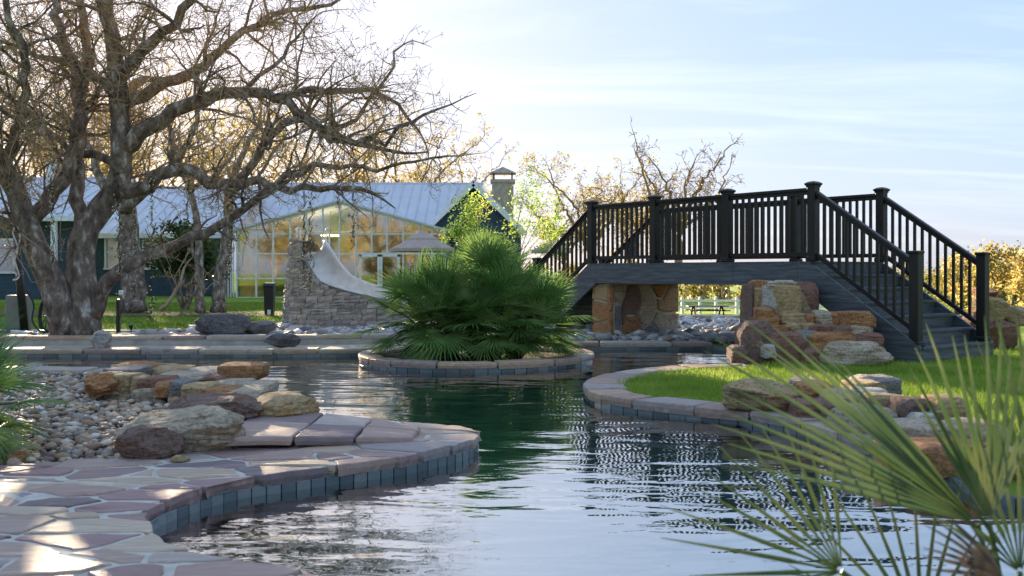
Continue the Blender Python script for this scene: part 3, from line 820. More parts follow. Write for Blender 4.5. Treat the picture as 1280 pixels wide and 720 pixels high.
pebbles('pale_pebbles', 'pale grey pebbles spread under and beyond the bridge', bridge_bed_poly, 5500, 0.075, -0.044, PALG)
pebbles('bed_pebbles', 'small pale stones scattered under the front oak tree', [(-12, 14.9), (-6.2, 14.95), (-6.2, 16.4), (-12, 16.4)], 260, 0.06, -0.04, PALG)

# ------------------------------------------------------------------ rocks
def rock_mesh(name, dims, seed, blocky=4.0, rough=0.1, n=7, cuts=4):
    """quarried rock: cube grid pushed towards a superellipsoid, split along flat planes, then layered and chipped"""
    r = random.Random(seed)
    n = n + 3
    bmx = bmesh.new(); bmesh.ops.create_cube(bmx, size=2)
    bmesh.ops.subdivide_edges(bmx, edges=bmx.edges[:], cuts=n - 1, use_grid_fill=True)
    pl = []
    for _ in range(cuts * 3 + 3):
        d = Vector((r.uniform(-1, 1), r.uniform(-1, 1), r.uniform(-.5, .9))).normalized()
        sup = (abs(d.x) + abs(d.y) + abs(d.z)) if blocky > 4.5 else (1.15 if blocky > 3.1 else 1.05)
        pl.append((d, sup * r.uniform(.68, .92)))
    off = Vector((seed * 7.1 % 50, seed * 3.3 % 50, seed * 1.7 % 50))
    tl = Vector((r.uniform(-.2, .2), r.uniform(-.2, .2), 1))
    for v in bmx.verts:
        p = v.co.copy()
        q = (abs(p.x) ** blocky + abs(p.y) ** blocky + abs(p.z) ** blocky) ** (1 / blocky)
        p = p / q
        for d, k in pl:
            e = p.dot(d) - k
            if e > 0: p -= d * e * 0.97
        lay = noise.noise(Vector((p.x * .6, p.y * .6, p.dot(tl) * 5)) + off)
        p *= 1 + noise.noise(p * 1.5 + off) * rough * 1.1 + lay * rough * .55 + noise.noise(p * 4.1 + off) * rough * 0.5 + noise.noise(p * 9.3 + off) * rough * 0.3 - max(0, .12 - abs(noise.noise(p * 2.7 - off))) * rough * 3.2 + noise.noise(p * 21 + off) * rough * .16
        v.co = Vector((p.x * dims[0] / 2, p.y * dims[1] / 2, p.z * dims[2] / 2))
    me = bpy.data.meshes.new(name); bmx.to_mesh(me); bmx.free()
    me.polygons.foreach_set('use_smooth', [True] * len(me.polygons))
    try: me.set_sharp_from_angle(angle=math.radians(24))
    except Exception: pass
    return me
_seed = [11]
def rock_px(name, x0, y0, x1, y1, d, mat, parent=None, depth=None, blocky=5, rough=0.07, rot=None, n=6, cuts=3, tilt=0):
    """rock whose front outline spans the given photo box when standing d metres away"""
    _seed[0] += 1
    k = d / F
    w, h = (x1 - x0) * k, (y1 - y0) * k
    t = depth if depth else max(w * .7, min(h, .5))
    c = P((x0 + x1) / 2, (y0 + y1) / 2, d + t / 2)
    c.x = ((x0 + x1) / 2 - 640) * k; c.z = HC + (HY - (y0 + y1) / 2) * k
    me = rock_mesh(name, (w * 1.12, t * 1.05, h * 1.14), _seed[0], blocky, rough, n, cuts)
    o = link_mesh(name, me, MAT[mat], parent, c)
    o.rotation_euler = (0, tilt, rng.uniform(-.12, .12) if rot is None else rot)
    return o

# left shore boulders
for args in (
    ('boulder', 130, 519, 284, 575, 5.72, 'cream_rock', 0.62, 2.9, 0.1, 'large cream boulder on the edge of the flagstone deck'),
    ('boulder', 129, 540, 214, 577, 5.55, 'brown_rock', 0.26, 3.0, 0.1, 'reddish brown low boulder in front of the large cream one'),
    ('boulder', 196, 502, 306, 548, 6.35, 'brown_rock', 0.6, 3.2, 0.12, 'dark brown angular boulder behind the large cream boulder'),
    ('boulder', 300, 501, 388, 541, 6.62, 'tan_rock', 0.55, 3.4, 0.07, 'tan squared boulder beside the raised stone step'),
    ('boulder', 90, 472, 136, 500, 8.1, 'rust_rock', 0.5, 2.6, 0.12, 'rust red wedge of rock at the left end of the stacked stone row'),
    ('boulder', 210, 571, 232, 580, 5.5, 'tan_rock', 0.1, 2.8, 0.1, 'small orange stone tucked against the large cream boulder'),
    ('boulder', 2, 566, 24, 584, 5.55, 'rust_rock', 0.15, 2.6, 0.1, 'small rust coloured rock under the leftmost palm'),
):
    nm, x0, y0, x1, y1, d, mt, dp, bl, ro, lb = args
    o = rock_px(nm, x0, y0, x1, y1, d, mt, None, dp, bl, ro, n=22, cuts=5)
    tag(o, lb, 'boulder')
row = thing('stacked_stone_row', 'row of stacked orange and cream sandstone blocks beside the river pebbles', 'stone row', (-3.0, 8.6, -0.05))
for x0, y0, x1, y1, d, mt, dp in (
    (122, 487, 170, 505, 8.3, 'cream_rock', .4), (165, 488, 214, 506, 8.15, 'cream_rock', .4), (212, 496, 262, 512, 7.95, 'tan_rock', .4), (255, 503, 320, 516, 7.6, 'cream_rock', .4),
    (122, 470, 142, 490, 8.35, 'cream_rock', .3), (140, 471, 166, 492, 8.3, 'tan_rock', .3), (160, 474, 176, 492, 8.25, 'tan_rock', .3),
    (173, 475, 209, 495, 8.2, 'red_rock', .3), (194, 481, 212, 497, 8.05, 'rust_rock', .3), (209, 480, 233, 500, 8.0, 'grey_rock', .35),
    (225, 484, 262, 507, 7.9, 'tan_rock', .35), (252, 489, 290, 507, 7.85, 'rust_rock', .35), (284, 491, 322, 508, 7.8, 'cream_rock', .35),
    (125, 464, 164, 473, 8.6, 'grey_rock', .5), (135, 459, 176, 468, 9.3, 'rust_rock', .6), (182, 464, 222, 474, 9.0, 'tan_rock', .6),
    (190, 472, 242, 481, 8.5, 'cream_rock', .5), (220, 466, 274, 476, 9.0, 'grey_rock', .6), (237, 474, 268, 484, 8.6, 'red_rock', .4),
    (262, 481, 300, 492, 8.4, 'cream_rock', .5), (270, 474, 306, 494, 9.0, 'grey_rock', .4), (296, 485, 330, 500, 8.3, 'cream_rock', .5)):
    rock_px('stone', x0 - 1, y0 - 1, x1 + 1, y1 + 1, d, mt, row, dp, 7, 0.06, n=9)
tag(rock_px('stone_block', 271, 458, 323, 476, 8.95, 'rust_rock', None, .42, 9, .035, rot=0.08), 'orange squared stone block at the water end of the stacked row', 'stone block')

# far shore rocks
for args in (
    ('boulder', 108, 414, 135, 437, 13.75, 'pale_rock', .3, 2.4, .12, 'white pointed rock on the far walk below the front oak'),
    ('boulder', 238, 393, 301, 423, 15.1, 'lichen_rock', .7, 2.6, .1, 'dark lichen covered boulder on the lawn edge left of the slide'),
    ('boulder', 291, 402, 337, 421, 15.6, 'grey_rock', .6, 2.8, .08, 'smooth grey brown boulder next to the dark lichen one'),
    ('boulder', 326, 418, 373, 434, 14.05, 'lichen_rock', .4, 2.6, .1, 'low mottled pale rock against the low far wall'),
    ('boulder', 903, 412, 940, 425, 18.5, 'grey_rock', .5, 2.8, .08, 'dark grey rock among the pale pebbles beyond the bridge'),
    ('boulder', 378, 383, 398, 394, 24.0, 'lichen_rock', .4, 2.6, .1, 'small dark rock on the lawn behind the slide'),
):
    nm, x0, y0, x1, y1, d, mt, dp, bl, ro, lb = args
    tag(rock_px(nm, x0, y0, x1, y1, d, mt, None, dp, bl, ro, n=9, cuts=5), lb, 'boulder')

# right bank rocks
bank = thing('bank_rockwork', 'stepped sandstone rockwork along the lawn edge behind the foreground palm', 'rockwork', (2.3, 6.5, -0.05))
for x0, y0, x1, y1, d, mt, dp in (
    (1001, 477, 1028, 486, 7.9, 'grey_rock', .3), (1008, 484, 1046, 512, 7.4, 'rust_rock', .4), (1036, 492, 1080, 520, 7.2, 'cream_rock', .4),
    (1081, 475, 1127, 496, 7.7, 'grey_rock', .35), (1072, 481, 1109, 494, 7.4, 'tan_rock', .35), (1078, 491, 1116, 512, 7.1, 'pale_rock', .35),
    (1096, 496, 1138, 523, 6.8, 'tan_rock', .3), (1129, 503, 1173, 533, 6.5, 'brown_rock', .3), (1148, 521, 1174, 538, 6.3, 'pale_rock', .2),
    (1171, 502, 1214, 535, 6.4, 'tan_rock', .35), (1118, 536, 1214, 567, 5.9, 'cream_rock', .4), (1060, 515, 1125, 548, 6.5, 'cream_rock', .4),
    (1156, 563, 1250, 596, 5.4, 'rust_rock', .4), (1150, 548, 1175, 566, 5.85, 'red_rock', .2), (1212, 535, 1262, 570, 5.8, 'cream_rock', .4),
    (1040, 508, 1075, 540, 6.9, 'brown_rock', .35), (1110, 556, 1165, 590, 5.6, 'brown_rock', .3), (1000, 505, 1040, 526, 7.1, 'red_rock', .3), (1240, 570, 1300, 606, 5.3, 'tan_rock', .4)):
    rock_px('stone', x0 - 1, y0 - 1, x1 + 1, y1 + 2, d, mt, bank, dp, 5, 0.08, n=9)
tag(rock_px('boulder', 918, 481, 1003, 517, 7.35, 'tan_rock', None, .5, 3.2, .09, n=20, cuts=4), 'long tan boulder at the end of the lawn coping', 'boulder')

# stone pier and stepped rockwork under the right end of the bridge
pier = thing('stone_pier_rockwork', 'stacked red and cream sandstone rockwork in front of the bridge stairs', 'rockwork', (3.4, 11.9, -0.05))
for x0, y0, x1, y1, d, mt in (
    (937, 360, 950, 416, 12.3, 'brown_rock'), (947, 362, 958, 389, 12.2, 'tan_rock'), (955, 360, 975, 389, 12.15, 'pale_rock'), (968, 359, 1002, 409, 12.1, 'tan_rock'),
    (948, 352, 962, 363, 12.2, 'rust_rock'), (959, 353, 977, 363, 12.15, 'cream_rock'), (975, 352, 996, 361, 12.15, 'cream_rock'), (950, 386, 969, 398, 12.0, 'rust_rock'),
    (950, 396, 973, 410, 11.95, 'rust_rock'), (996, 356, 1022, 396, 12.5, 'red_rock'), (981, 394, 1012, 408, 11.95, 'tan_rock'), (1010, 394, 1025, 406, 11.95, 'rust_rock'),
    (1023, 391, 1041, 408, 11.9, 'cream_rock'), (1039, 393, 1058, 408, 11.9, 'rust_rock'), (1057, 392, 1095, 409, 11.75, 'rust_rock'), (963, 408, 986, 422, 11.85, 'rust_rock'),
    (985, 406, 1019, 420, 11.85, 'tan_rock'), (1017, 407, 1046, 421, 11.75, 'red_rock'), (1041, 409, 1068, 424, 11.7, 'brown_rock'), (1065, 408, 1093, 422, 11.7, 'cream_rock'),
    (930, 406, 967, 452, 11.7, 'brown_rock'), (918, 435, 936, 453, 11.6, 'brown_rock'), (966, 419, 1011, 452, 11.6, 'red_rock'), (1000, 416, 1024, 442, 11.65, 'grey_rock'),
    (1019, 418, 1072, 441, 11.55, 'rust_rock'), (1073, 419, 1107, 435, 11.6, 'red_rock'), (1008, 438, 1050, 458, 11.45, 'red_rock'), (957, 433, 969, 447, 11.5, 'pale_rock'),
    (1046, 436, 1085, 456, 11.6, 'rust_rock')):
    rock_px('stone', x0 - 1, y0 - 1, x1 + 1, y1 + 1, d, mt, pier, 0.45, 6, 0.07, n=8)
m = MB(); m.hexa([(2.95, 12.0, -.3), (4.0, 12.0, -.3), (4.0, 12.6, -.3), (2.95, 12.6, -.3), (3.0, 12.3, .8), (3.6, 12.3, .8), (3.6, 12.7, .8), (3.0, 12.7, .8)]); m.build('mortar_core', MAT['tan_wall'], pier)
tag(rock_px('boulder', 1040, 430, 1122, 462, 11.15, 'cream_rock', None, .5, 3.6, .08, n=20, cuts=4), 'pale long boulder lying on the grass before the rockwork', 'boulder')
rp = thing('stone_pier', 'reddish stone pier standing beyond the far newel post of the stairs', 'pier', (6.9, 13.6, -0.05))
for x0, y0, x1, y1, d, mt in ((1232, 372, 1266, 404, 13.6, 'tan_rock'), (1236, 360, 1254, 375, 13.7, 'rust_rock'), (1238, 402, 1280, 440, 13.5, 'red_rock'), (1262, 385, 1290, 410, 13.7, 'tan_rock'), (1215, 395, 1244, 440, 13.8, 'red_rock')):
    rock_px('stone', x0, y0, x1, y1, d, mt, rp, .6, 4, .1)

# ------------------------------------------------------------------ bridge
K = 0.93
B0 = Vector((1.38 * K, 17.5 * K, 0)); U = Vector((0.604, -0.797, 0)); Vv = Vector((0.797, 0.604, 0))
BAY = 1.43; LEN = 3 * BAY; BW = 1.6; DZ = 1.19
def Bp(s, t, z): return B0 + U * s + Vv * t + Vector((0, 0, z))
RM = Matrix.Rotation(math.atan2(U.y, U.x), 3, 'Z')
bridge = thing('footbridge', 'dark composite footbridge with black railings and stairs over the pool channel', 'bridge', Bp(LEN / 2, BW / 2, -0.05))
# deck boards
nb = int(LEN / 0.143)
pm = MB(); pm.box((0, 0, 0), (LEN / nb - .006, BW + .06, .03)); board_me = pm.mesh('deck_board'); board_me.materials.append(MAT['tread'])
for i in range(nb):
    o = link_mesh('deck_board', board_me, None, bridge, Bp((i + .5) * LEN / nb, BW / 2, DZ - .015)); o.rotation_euler.z = math.atan2(U.y, U.x)
rise = DZ / 7; run = 0.255
SL = -(6 * rise) / (6 * run)
def flip(s, right): return s if right else LEN - s
def side_plate(poly, t, th, name, mat=None):
    m = MB(); m.prism([Bp(s, t, z) for s, z in poly], Vv * th); return m.build(name, mat or MAT['fascia'], bridge, fix=True)
for t in (-0.05, BW + 0.01):
    side_plate([(0.19, DZ - .03), (3.02, DZ - .03), (3.02, DZ - .32), (0.19, DZ - .32)], t, .04, 'fascia_board')
    side_plate([(3.024, DZ - .03), (LEN - .19, DZ - .03), (LEN - .19, DZ - .32), (3.024, DZ - .32)], t, .04, 'fascia_board')
    for right in (True, False):
        e = LEN + 6 * run
        b0 = LEN - .186
        zb = DZ - .32
        pts = [(b0, DZ - .03), (LEN + .02, DZ - .03), (e + .0, rise - .0), (e, -.04), (b0 + (zb + .04) / -SL, -.04), (b0, zb)]
        side_plate([(flip(s, right), z) for s, z in pts], t, .04, 'stringer')
for right in (True, False):
    for i in range(1, 7):
        s0 = LEN + (i - 1) * run; zt = DZ - i * rise
        a, b = flip(s0 - .0, right), flip(s0 + run + .025, right)
        m = MB(); lo, hi = min(a, b), max(a, b)
        m.hexa([Bp(lo, -.005, zt - .035), Bp(hi, -.005, zt - .035), Bp(hi, BW + .005, zt - .035), Bp(lo, BW + .005, zt - .035), Bp(lo, -.005, zt), Bp(hi, -.005, zt), Bp(hi, BW + .005, zt), Bp(lo, BW + .005, zt)])
        m.build('tread', MAT['tread'], bridge, bevel=.004)
    for i in range(0, 7):
        s0 = LEN + i * run; zt = DZ - i * rise - .036
        m = MB(); a, b = flip(s0 - .02, right), flip(s0 - .002, right); lo, hi = min(a, b), max(a, b)
        z0 = max(-.04, zt - rise + .03)
        m.hexa([Bp(lo, -.003, z0), Bp(hi, -.003, z0), Bp(hi, BW + .003, z0), Bp(lo, BW + .003, z0), Bp(lo, -.003, zt), Bp(hi, -.003, zt), Bp(hi, BW + .003, zt), Bp(lo, BW + .003, zt)])
        m.build('riser', MAT['fascia'], bridge)
# joists under the deck
for t in (.3, .8, 1.3):
    m = MB(); m.bar(Bp(.1, t, DZ - .14), Bp(LEN - .1, t, DZ - .14), .05, .2); m.build('joist', MAT['black'], bridge)
# posts with caps
def post(s, t, z0, z1, flared=True):
    m = MB(); c = Bp(s, t, (z0 + z1) / 2); m.box(c, (.118, .118, z1 - z0), RM)
    p = m.build('post', MAT['black'], bridge, bevel=.006)
    m = MB(); c = Bp(s, t, 0)
    prof = [(.066, z1 - .03), (.066, z1 - .012), (.082, z1 + .006), (.082, z1 + .022), (.05, z1 + .042), (.012, z1 + .052)] if flared else [(.064, z1 - .02), (.07, z1 - .0), (.07, z1 + .015), (.05, z1 + .022)]
    vs = []
    for r, z in prof:
        for a, b in ((-1, -1), (1, -1), (1, 1), (-1, 1)): vs.append(c + RM @ Vector((a * r, b * r, 0)) + Vector((0, 0, z)))
    fs = [(r * 4 + i, r * 4 + (i + 1) % 4, r * 4 + 4 + (i + 1) % 4, r * 4 + 4 + i) for r in range(len(prof) - 1) for i in range(4)]
    fs += [tuple(range(len(vs) - 4, len(vs))), (3, 2, 1, 0)]
    m.add(vs, fs)
    m.build('post_cap', MAT['black'], p, fix=True)
    m = MB(); m.box(Bp(s, t, z0 + .03), (.15, .15, .06), RM); m.build('post_skirt', MAT['black'], p, bevel=.01)
bal_me = {}
def railing(s0, z0, s1, z1, t, n, low=.09, top=.93):
    a, b = Bp(s0, t, z0 + top), Bp(s1, t, z1 + top)
    m = MB(); m.bar(a, b, .085, .045); m.build('top_rail', MAT['black'], bridge, bevel=.008)
    m = MB(); m.bar(a - Vector((0, 0, .045)), b - Vector((0, 0, .045)), .04, .04); m.build('sub_rail', MAT['black'], bridge)
    m = MB(); m.bar(Bp(s0, t, z0 + low), Bp(s1, t, z1 + low), .05, .055); m.build('bottom_rail', MAT['black'], bridge, bevel=.006)
    h = top - low - .06
    key = round(h, 3)
    if key not in bal_me:
        q = MB(); q.box((0, 0, 0), (.032, .032, h + .06)); bal_me[key] = q.mesh('baluster'); bal_me[key].materials.append(MAT['black'])
    for i in range(n):
        f = (i + 1) / (n + 1)
        o = link_mesh('baluster', bal_me[key], None, bridge, Bp(s0 + (s1 - s0) * f, t, z0 + (z1 - z0) * f + (top + low) / 2 - .01))
        o.rotation_euler.z = math.atan2(U.y, U.x)
NS = LEN + 6 * run - .1
for t in (.03, BW - .03):
    for k in range(4): post(k * BAY, t, DZ, DZ + .985)
    for k in range(3): railing(k * BAY + .06, DZ, (k + 1) * BAY - .06, DZ, t, 11)
    for right in (True, False):
        post(flip(NS, right), t, rise, rise + 1.11, False)
        zz = DZ + SL * (NS - .06 - LEN - .05)
        railing(flip(LEN + .06, right), DZ - .02, flip(NS - .06, right), zz - .02, t, 11, .1, .9)
# left stone pier: mortared block with a face of large stones
lp = thing('stone_bridge_pier', 'square bridge pier faced with large orange and cream stones', 'pier', Bp(.6, .8, -.2))
s_in, s_out = 0.0, 0.46
m = MB(); m.hexa([Bp(s_in + .03, .05, -.25), Bp(s_out - .03, .05, -.25), Bp(s_out - .03, BW - .05, -.25), Bp(s_in + .03, BW - .05, -.25), Bp(s_in + .03, .05, DZ - .33), Bp(s_out - .03, .05, DZ - .33), Bp(s_out - .03, BW - .05, DZ - .33), Bp(s_in + .03, BW - .05, DZ - .33)])
m.build('mortar_core', MAT['mortar'], lp, fix=True)
def face_stone(poly, org, ax, nrm, th, mat):
    """poly in (along, height) on a wall face; stone proud of the mortar with rounded edges"""
    p2 = [Vector((a, b, 0)) for a, b in poly]
    if area2(p2) < 0: p2.reverse()
    p = rough_edge(inset(p2, .014), .06, .012, rng.random() * 90)
    q = inset(p, .03)
    if area2(q) < 0.002: q = inset(p, .008)
    k = len(p); f3 = lambda v, o: org + ax * v.x + Vector((0, 0, v.y)) + nrm * o
    vs = [f3(v, -.04) for v in p] + [f3(v, th * .6) for v in p] + [f3(v, th + noise.noise(Vector((v.x * 5, v.y * 5, 3))) * .012) for v in q]
    fs = [(r * k + i, r * k + (i + 1) % k, (r + 1) * k + (i + 1) % k, (r + 1) * k + i) for r in range(2) for i in range(k)] + [tuple(range(2 * k, 3 * k))]
    m = MB(); m.add(vs, fs); return m.build('stone', MAT[mat], lp, fix=True)
# right-hand end face runs along Vv; heights from -0.2 to 0.86
H0, H1 = -.2, DZ - .335
org = Bp(s_out - .03, 0, 0)
for poly, mt in (
    ([(.0, H0), (.0, .42), (.1, .44), (.13, H0)], 'rust_rock'), ([(.0, .42), (.0, H1), (.14, H1), (.1, .44)], 'rust_rock'),
    ([(.13, .0), (.12, .5), (.28, .52), (.28, .16), (.24, .0)], 'grey_rock'), ([(.12, .5), (.14, H1), (.42, H1), (.36, .66), (.28, .52)], 'cream_rock'),
    ([(.13, H0), (.13, .0), (.24, .0), (.28, .16), (.4, .34), (.58, .34), (.78, .12), (.74, -.05), (.66, H0)], 'rust_rock'),
    ([(.28, .16), (.28, .52), (.36, .66), (.42, H1), (.62, H1), (.7, .62), (.66, .45), (.58, .34), (.4, .34)], 'brown_rock'),
    ([(.62, H1), (.92, H1), (1.08, .62), (1.1, .4), (.95, .2), (.78, .12), (.58, .34), (.66, .45), (.7, .62)], 'cream_rock'),
    ([(.66, H0), (.74, -.05), (.78, .12), (.95, .2), (1.1, .1), (1.06, -.1), (1.12, H0)], 'grey_rock'),
    ([(.92, H1), (1.42, H1), (1.2, .6), (1.08, .62)], 'rust_rock'), ([(1.42, H1), (BW, H1), (BW, .36), (1.3, .36), (1.1, .4), (1.08, .62), (1.2, .6)], 'tan_rock'),
    ([(1.1, .1), (.95, .2), (1.1, .4), (1.3, .36), (BW, .36), (BW, H0), (1.12, H0), (1.06, -.1)], 'cream_rock')):
    face_stone(poly, org, Vv, U, .035, mt)
org = Bp(s_in, .05, 0)
L = s_out - s_in
for poly, mt in (([(0, H0), (0, .2), (L, .28), (L, H0)], 'rust_rock'), ([(0, .2), (0, .6), (L, .55), (L, .28)], 'rust_rock'), ([(0, .6), (0, H1), (L, H1), (L, .55)], 'tan_rock')):
    face_stone(poly, org, U, -Vv, .035, mt)

# ------------------------------------------------------------------ palms
def fan_mesh(name, seed, nseg=26, R=0.5, spread=125, split=0.42, width=0.034, droop=0.16, cup=0.12, slim=1.0):
    """fan leaf: hub at the origin, axis +X; narrow folded segments joined near the hub, free towards the tips"""
    r = random.Random(seed); m = MB()
    for i in range(nseg):
        f = (i + .5) / nseg * 2 - 1
        a = math.radians(spread) * f + r.uniform(-.025, .025)
        L = R * (1 - .28 * abs(f) ** 2.2) * r.uniform(.88, 1.05)
        d = Vector((math.cos(a), math.sin(a), 0)); s = Vector((-math.sin(a), math.cos(a), 0))
        lift = cup * (1 - abs(f)) + r.uniform(-.03, .03)
        dr = droop * r.uniform(.6, 1.5)
        ts = [0.03, .25, split, .65, .85, 1.0]
        wd = math.radians(spread) * R / nseg
        ws = [wd * .06, wd * .27 * slim, wd * .47 * slim, wd * .36 * width / .03 * slim, wd * .2 * width / .03 * slim, .0008]
        base = len(m.v)
        for t, w in zip(ts, ws):
            z = lift * t * L - dr * (t ** 2.6) * L
            c = d * (t * L)
            fold = w * .55
            for k in (-1, 0, 1):
                p = c + s * (w * k); m.v.append((p.x, p.y, z - (fold if k == 0 else 0)))
        for j in range(len(ts) - 1):
            b = base + j * 3
            m.f += [(b, b + 3, b + 4, b + 1), (b + 1, b + 4, b + 5, b + 2)]
    return m.mesh(name, smooth=False)
FAN = [fan_mesh('frond', 40 + i, nseg=[28, 32, 26, 30, 34][i], R=[.44, .48, .42, .46, .5][i], spread=[100, 115, 90, 108, 120][i], droop=[.1, .16, .08, .2, .12][i], cup=[.2, .14, .26, .12, .18][i], split=[.26, .24, .3, .26, .28][i], width=.024) for i in range(5)]
for me in FAN: me.materials.append(MAT['palm'])
def place_fan(me, hub, axis, up, parent, scale=1.0, name='frond', mat=None):
    x = axis.normalized(); y = up.cross(x)
    if y.length < 1e-3: y = Vector((0, 1, 0)).cross(x)
    y.normalize(); z = x.cross(y)
    o = bpy.data.objects.new(name, me); COL.objects.link(o)
    o.parent = parent
    M4 = Matrix((x, y, z)).transposed().to_4x4()
    o.rotation_euler = M4.to_euler(); o.location = hub - wloc(parent); o.scale = (scale,) * 3
    if mat is not None:
        o.data = me.copy(); o.data.materials.clear(); o.data.materials.append(mat)
    return o
def palm_clump(name, label, base, crowns, group=None, mats='palm'):
    """crowns: (x, y, z top, number of leaves, petiole length, leaf scale)"""
    root = thing(name, label, 'palm', base, group)
    for (cx, cy, cz, nl, pl, sc) in crowns:
        top = Vector((cx, cy, cz)); b = Vector(base) + (Vector((cx, cy, base[2])) - Vector(base)) * .6
        tm = MB(); tm.tube([b - Vector((0, 0, .05)), b.lerp(top, .5), top], [.075, .07, .05], 8); tm.build('trunk', MAT['fibre'], root, smooth=True)
        for i in range(nl):
            t = (i + .5) / nl
            el = math.radians(86 - 114 * t + rng.uniform(-9, 9)); az = i * 2.39996 + rng.uniform(-.3, .3)
            d = Vector((math.cos(az) * math.cos(el), math.sin(az) * math.cos(el), math.sin(el)))
            L = pl * rng.uniform(.8, 1.15)
            hub = top + d * L; hub.z -= .1 * L * (1 - math.sin(el))
            if hub.z < .1: hub.z = .1 + rng.uniform(0, .08)
            pm_ = MB(); mid = top.lerp(hub, .5) + Vector((0, 0, .03)); pm_.tube([top, mid, hub], [.011, .009, .006], 4, cap=False)
            fr = place_fan(FAN[rng.randrange(5)], hub, d + Vector((0, 0, -.12 - .25 * t)), Vector((0, 0, 1)) if abs(d.z) < .93 else -Vector((math.cos(az), math.sin(az), 0)), root, sc * rng.uniform(.85, 1.15))
            pm_.build('petiole', MAT['petiole'], root)
    return root
palm_clump('fan_palm', 'large rounded clump of dark green fan palm on the pool island', (-0.5, 12.7, -0.05), [
    (-.36, 12.85, .74, 34, .44, 1.02), (-.05, 12.55, .52, 26, .42, 1.0), (-.85, 12.5, .46, 26, .42, 1.0), (-1.2, 12.75, .36, 24, .46, 1.0), (.25, 12.75, .36, 26, .44, 1.0),
    (-.5, 12.4, .36, 24, .36, .95), (-.12, 12.35, .26, 20, .3, .85), (-.92, 12.38, .28, 22, .32, .88), (.32, 12.5, .28, 22, .32, .88), (-.4, 13.3, .55, 14, .4, .95)])
palm_clump('small_fan_palm', 'small fan palm growing in the river pebbles at the deck edge', (-3.2, 5.75, -0.05), [(-3.2, 5.78, .2, 14, .3, .74), (-3.4, 6.0, .36, 12, .3, .8), (-3.1, 5.7, .06, 6, .18, .45)])

# near palm at the right, leaves close to the lens
near = thing('young_fan_palm', 'grey green fan palm with long spiky leaves rising from the near right bank', 'palm', (1.02, 1.95, -0.05))
def fan_near(seed, R, spread, nseg, droop, cup, split=.36, width=.03, slim=1.0): return fan_mesh('frond', seed, nseg, R, spread, split, width, droop, cup, slim)
def near_leaf(px, py, d, axis, up, R, spread, nseg, droop=.08, cup=.1, mat='palm_near', seed=1, width=.017, base=None, slim=1.0):
    hub = P(px, py, d)
    me = fan_near(seed, R, spread, nseg, droop, cup, .3, width, slim); me.materials.append(MAT[mat])
    place_fan(me, hub, Vector(axis), Vector(up), near)
    b = Vector(base) if base else Vector((1.0, 1.95, .1))
    q = MB(); q.tube([b, b.lerp(hub, .55) + Vector((0, 0, .05)), hub], [.009, .007, .005], 6); q.build('petiole', MAT['petiole'], near)
near_leaf(1222, 655, 1.95, (-.80, .12, .58), (.5, -.75, .45), .62, 27, 15, .05, .06, seed=3, width=.026)
near_leaf(1236, 652, 1.9, (-.02, .1, 1), (.2, -1, .1), .40, 34, 12, .05, .05, seed=4, width=.026, slim=.8)
near_leaf(1052, 714, 2.0, (-.72, .1, .55), (.3, -.9, .3), .38, 62, 13, .05, .04, seed=5, width=.026, slim=.36)
near_leaf(1300, 640, 2.05, (.05, .1, 1), (.1, -1, 0), .46, 34, 9, .05, .06, seed=6, width=.026, slim=.6)
near_leaf(1252, 722, 1.75, (-.75, -.1, .3), (.2, -.9, .4), .15, 55, 14, .25, .1, mat='palm_dry', seed=7, width=.03)
near_leaf(1150, 790, 2.15, (-.15, .2, 1), (.1, -1, .2), .40, 60, 11, .1, .05, seed=8, width=.024, slim=.3)
near_leaf(1275, 715, 1.9, (-.2, .1, 1), (.2, -1, .2), .3, 50, 10, .08, .05, seed=9, width=.026, slim=.45)
tm = MB(); tm.tube([Vector((1.03, 1.97, -.06)), Vector((1.02, 1.96, .08)), Vector((1.0, 1.95, .22))], [.06, .055, .03], 8); tm.build('trunk', MAT['fibre'], near, smooth=True)

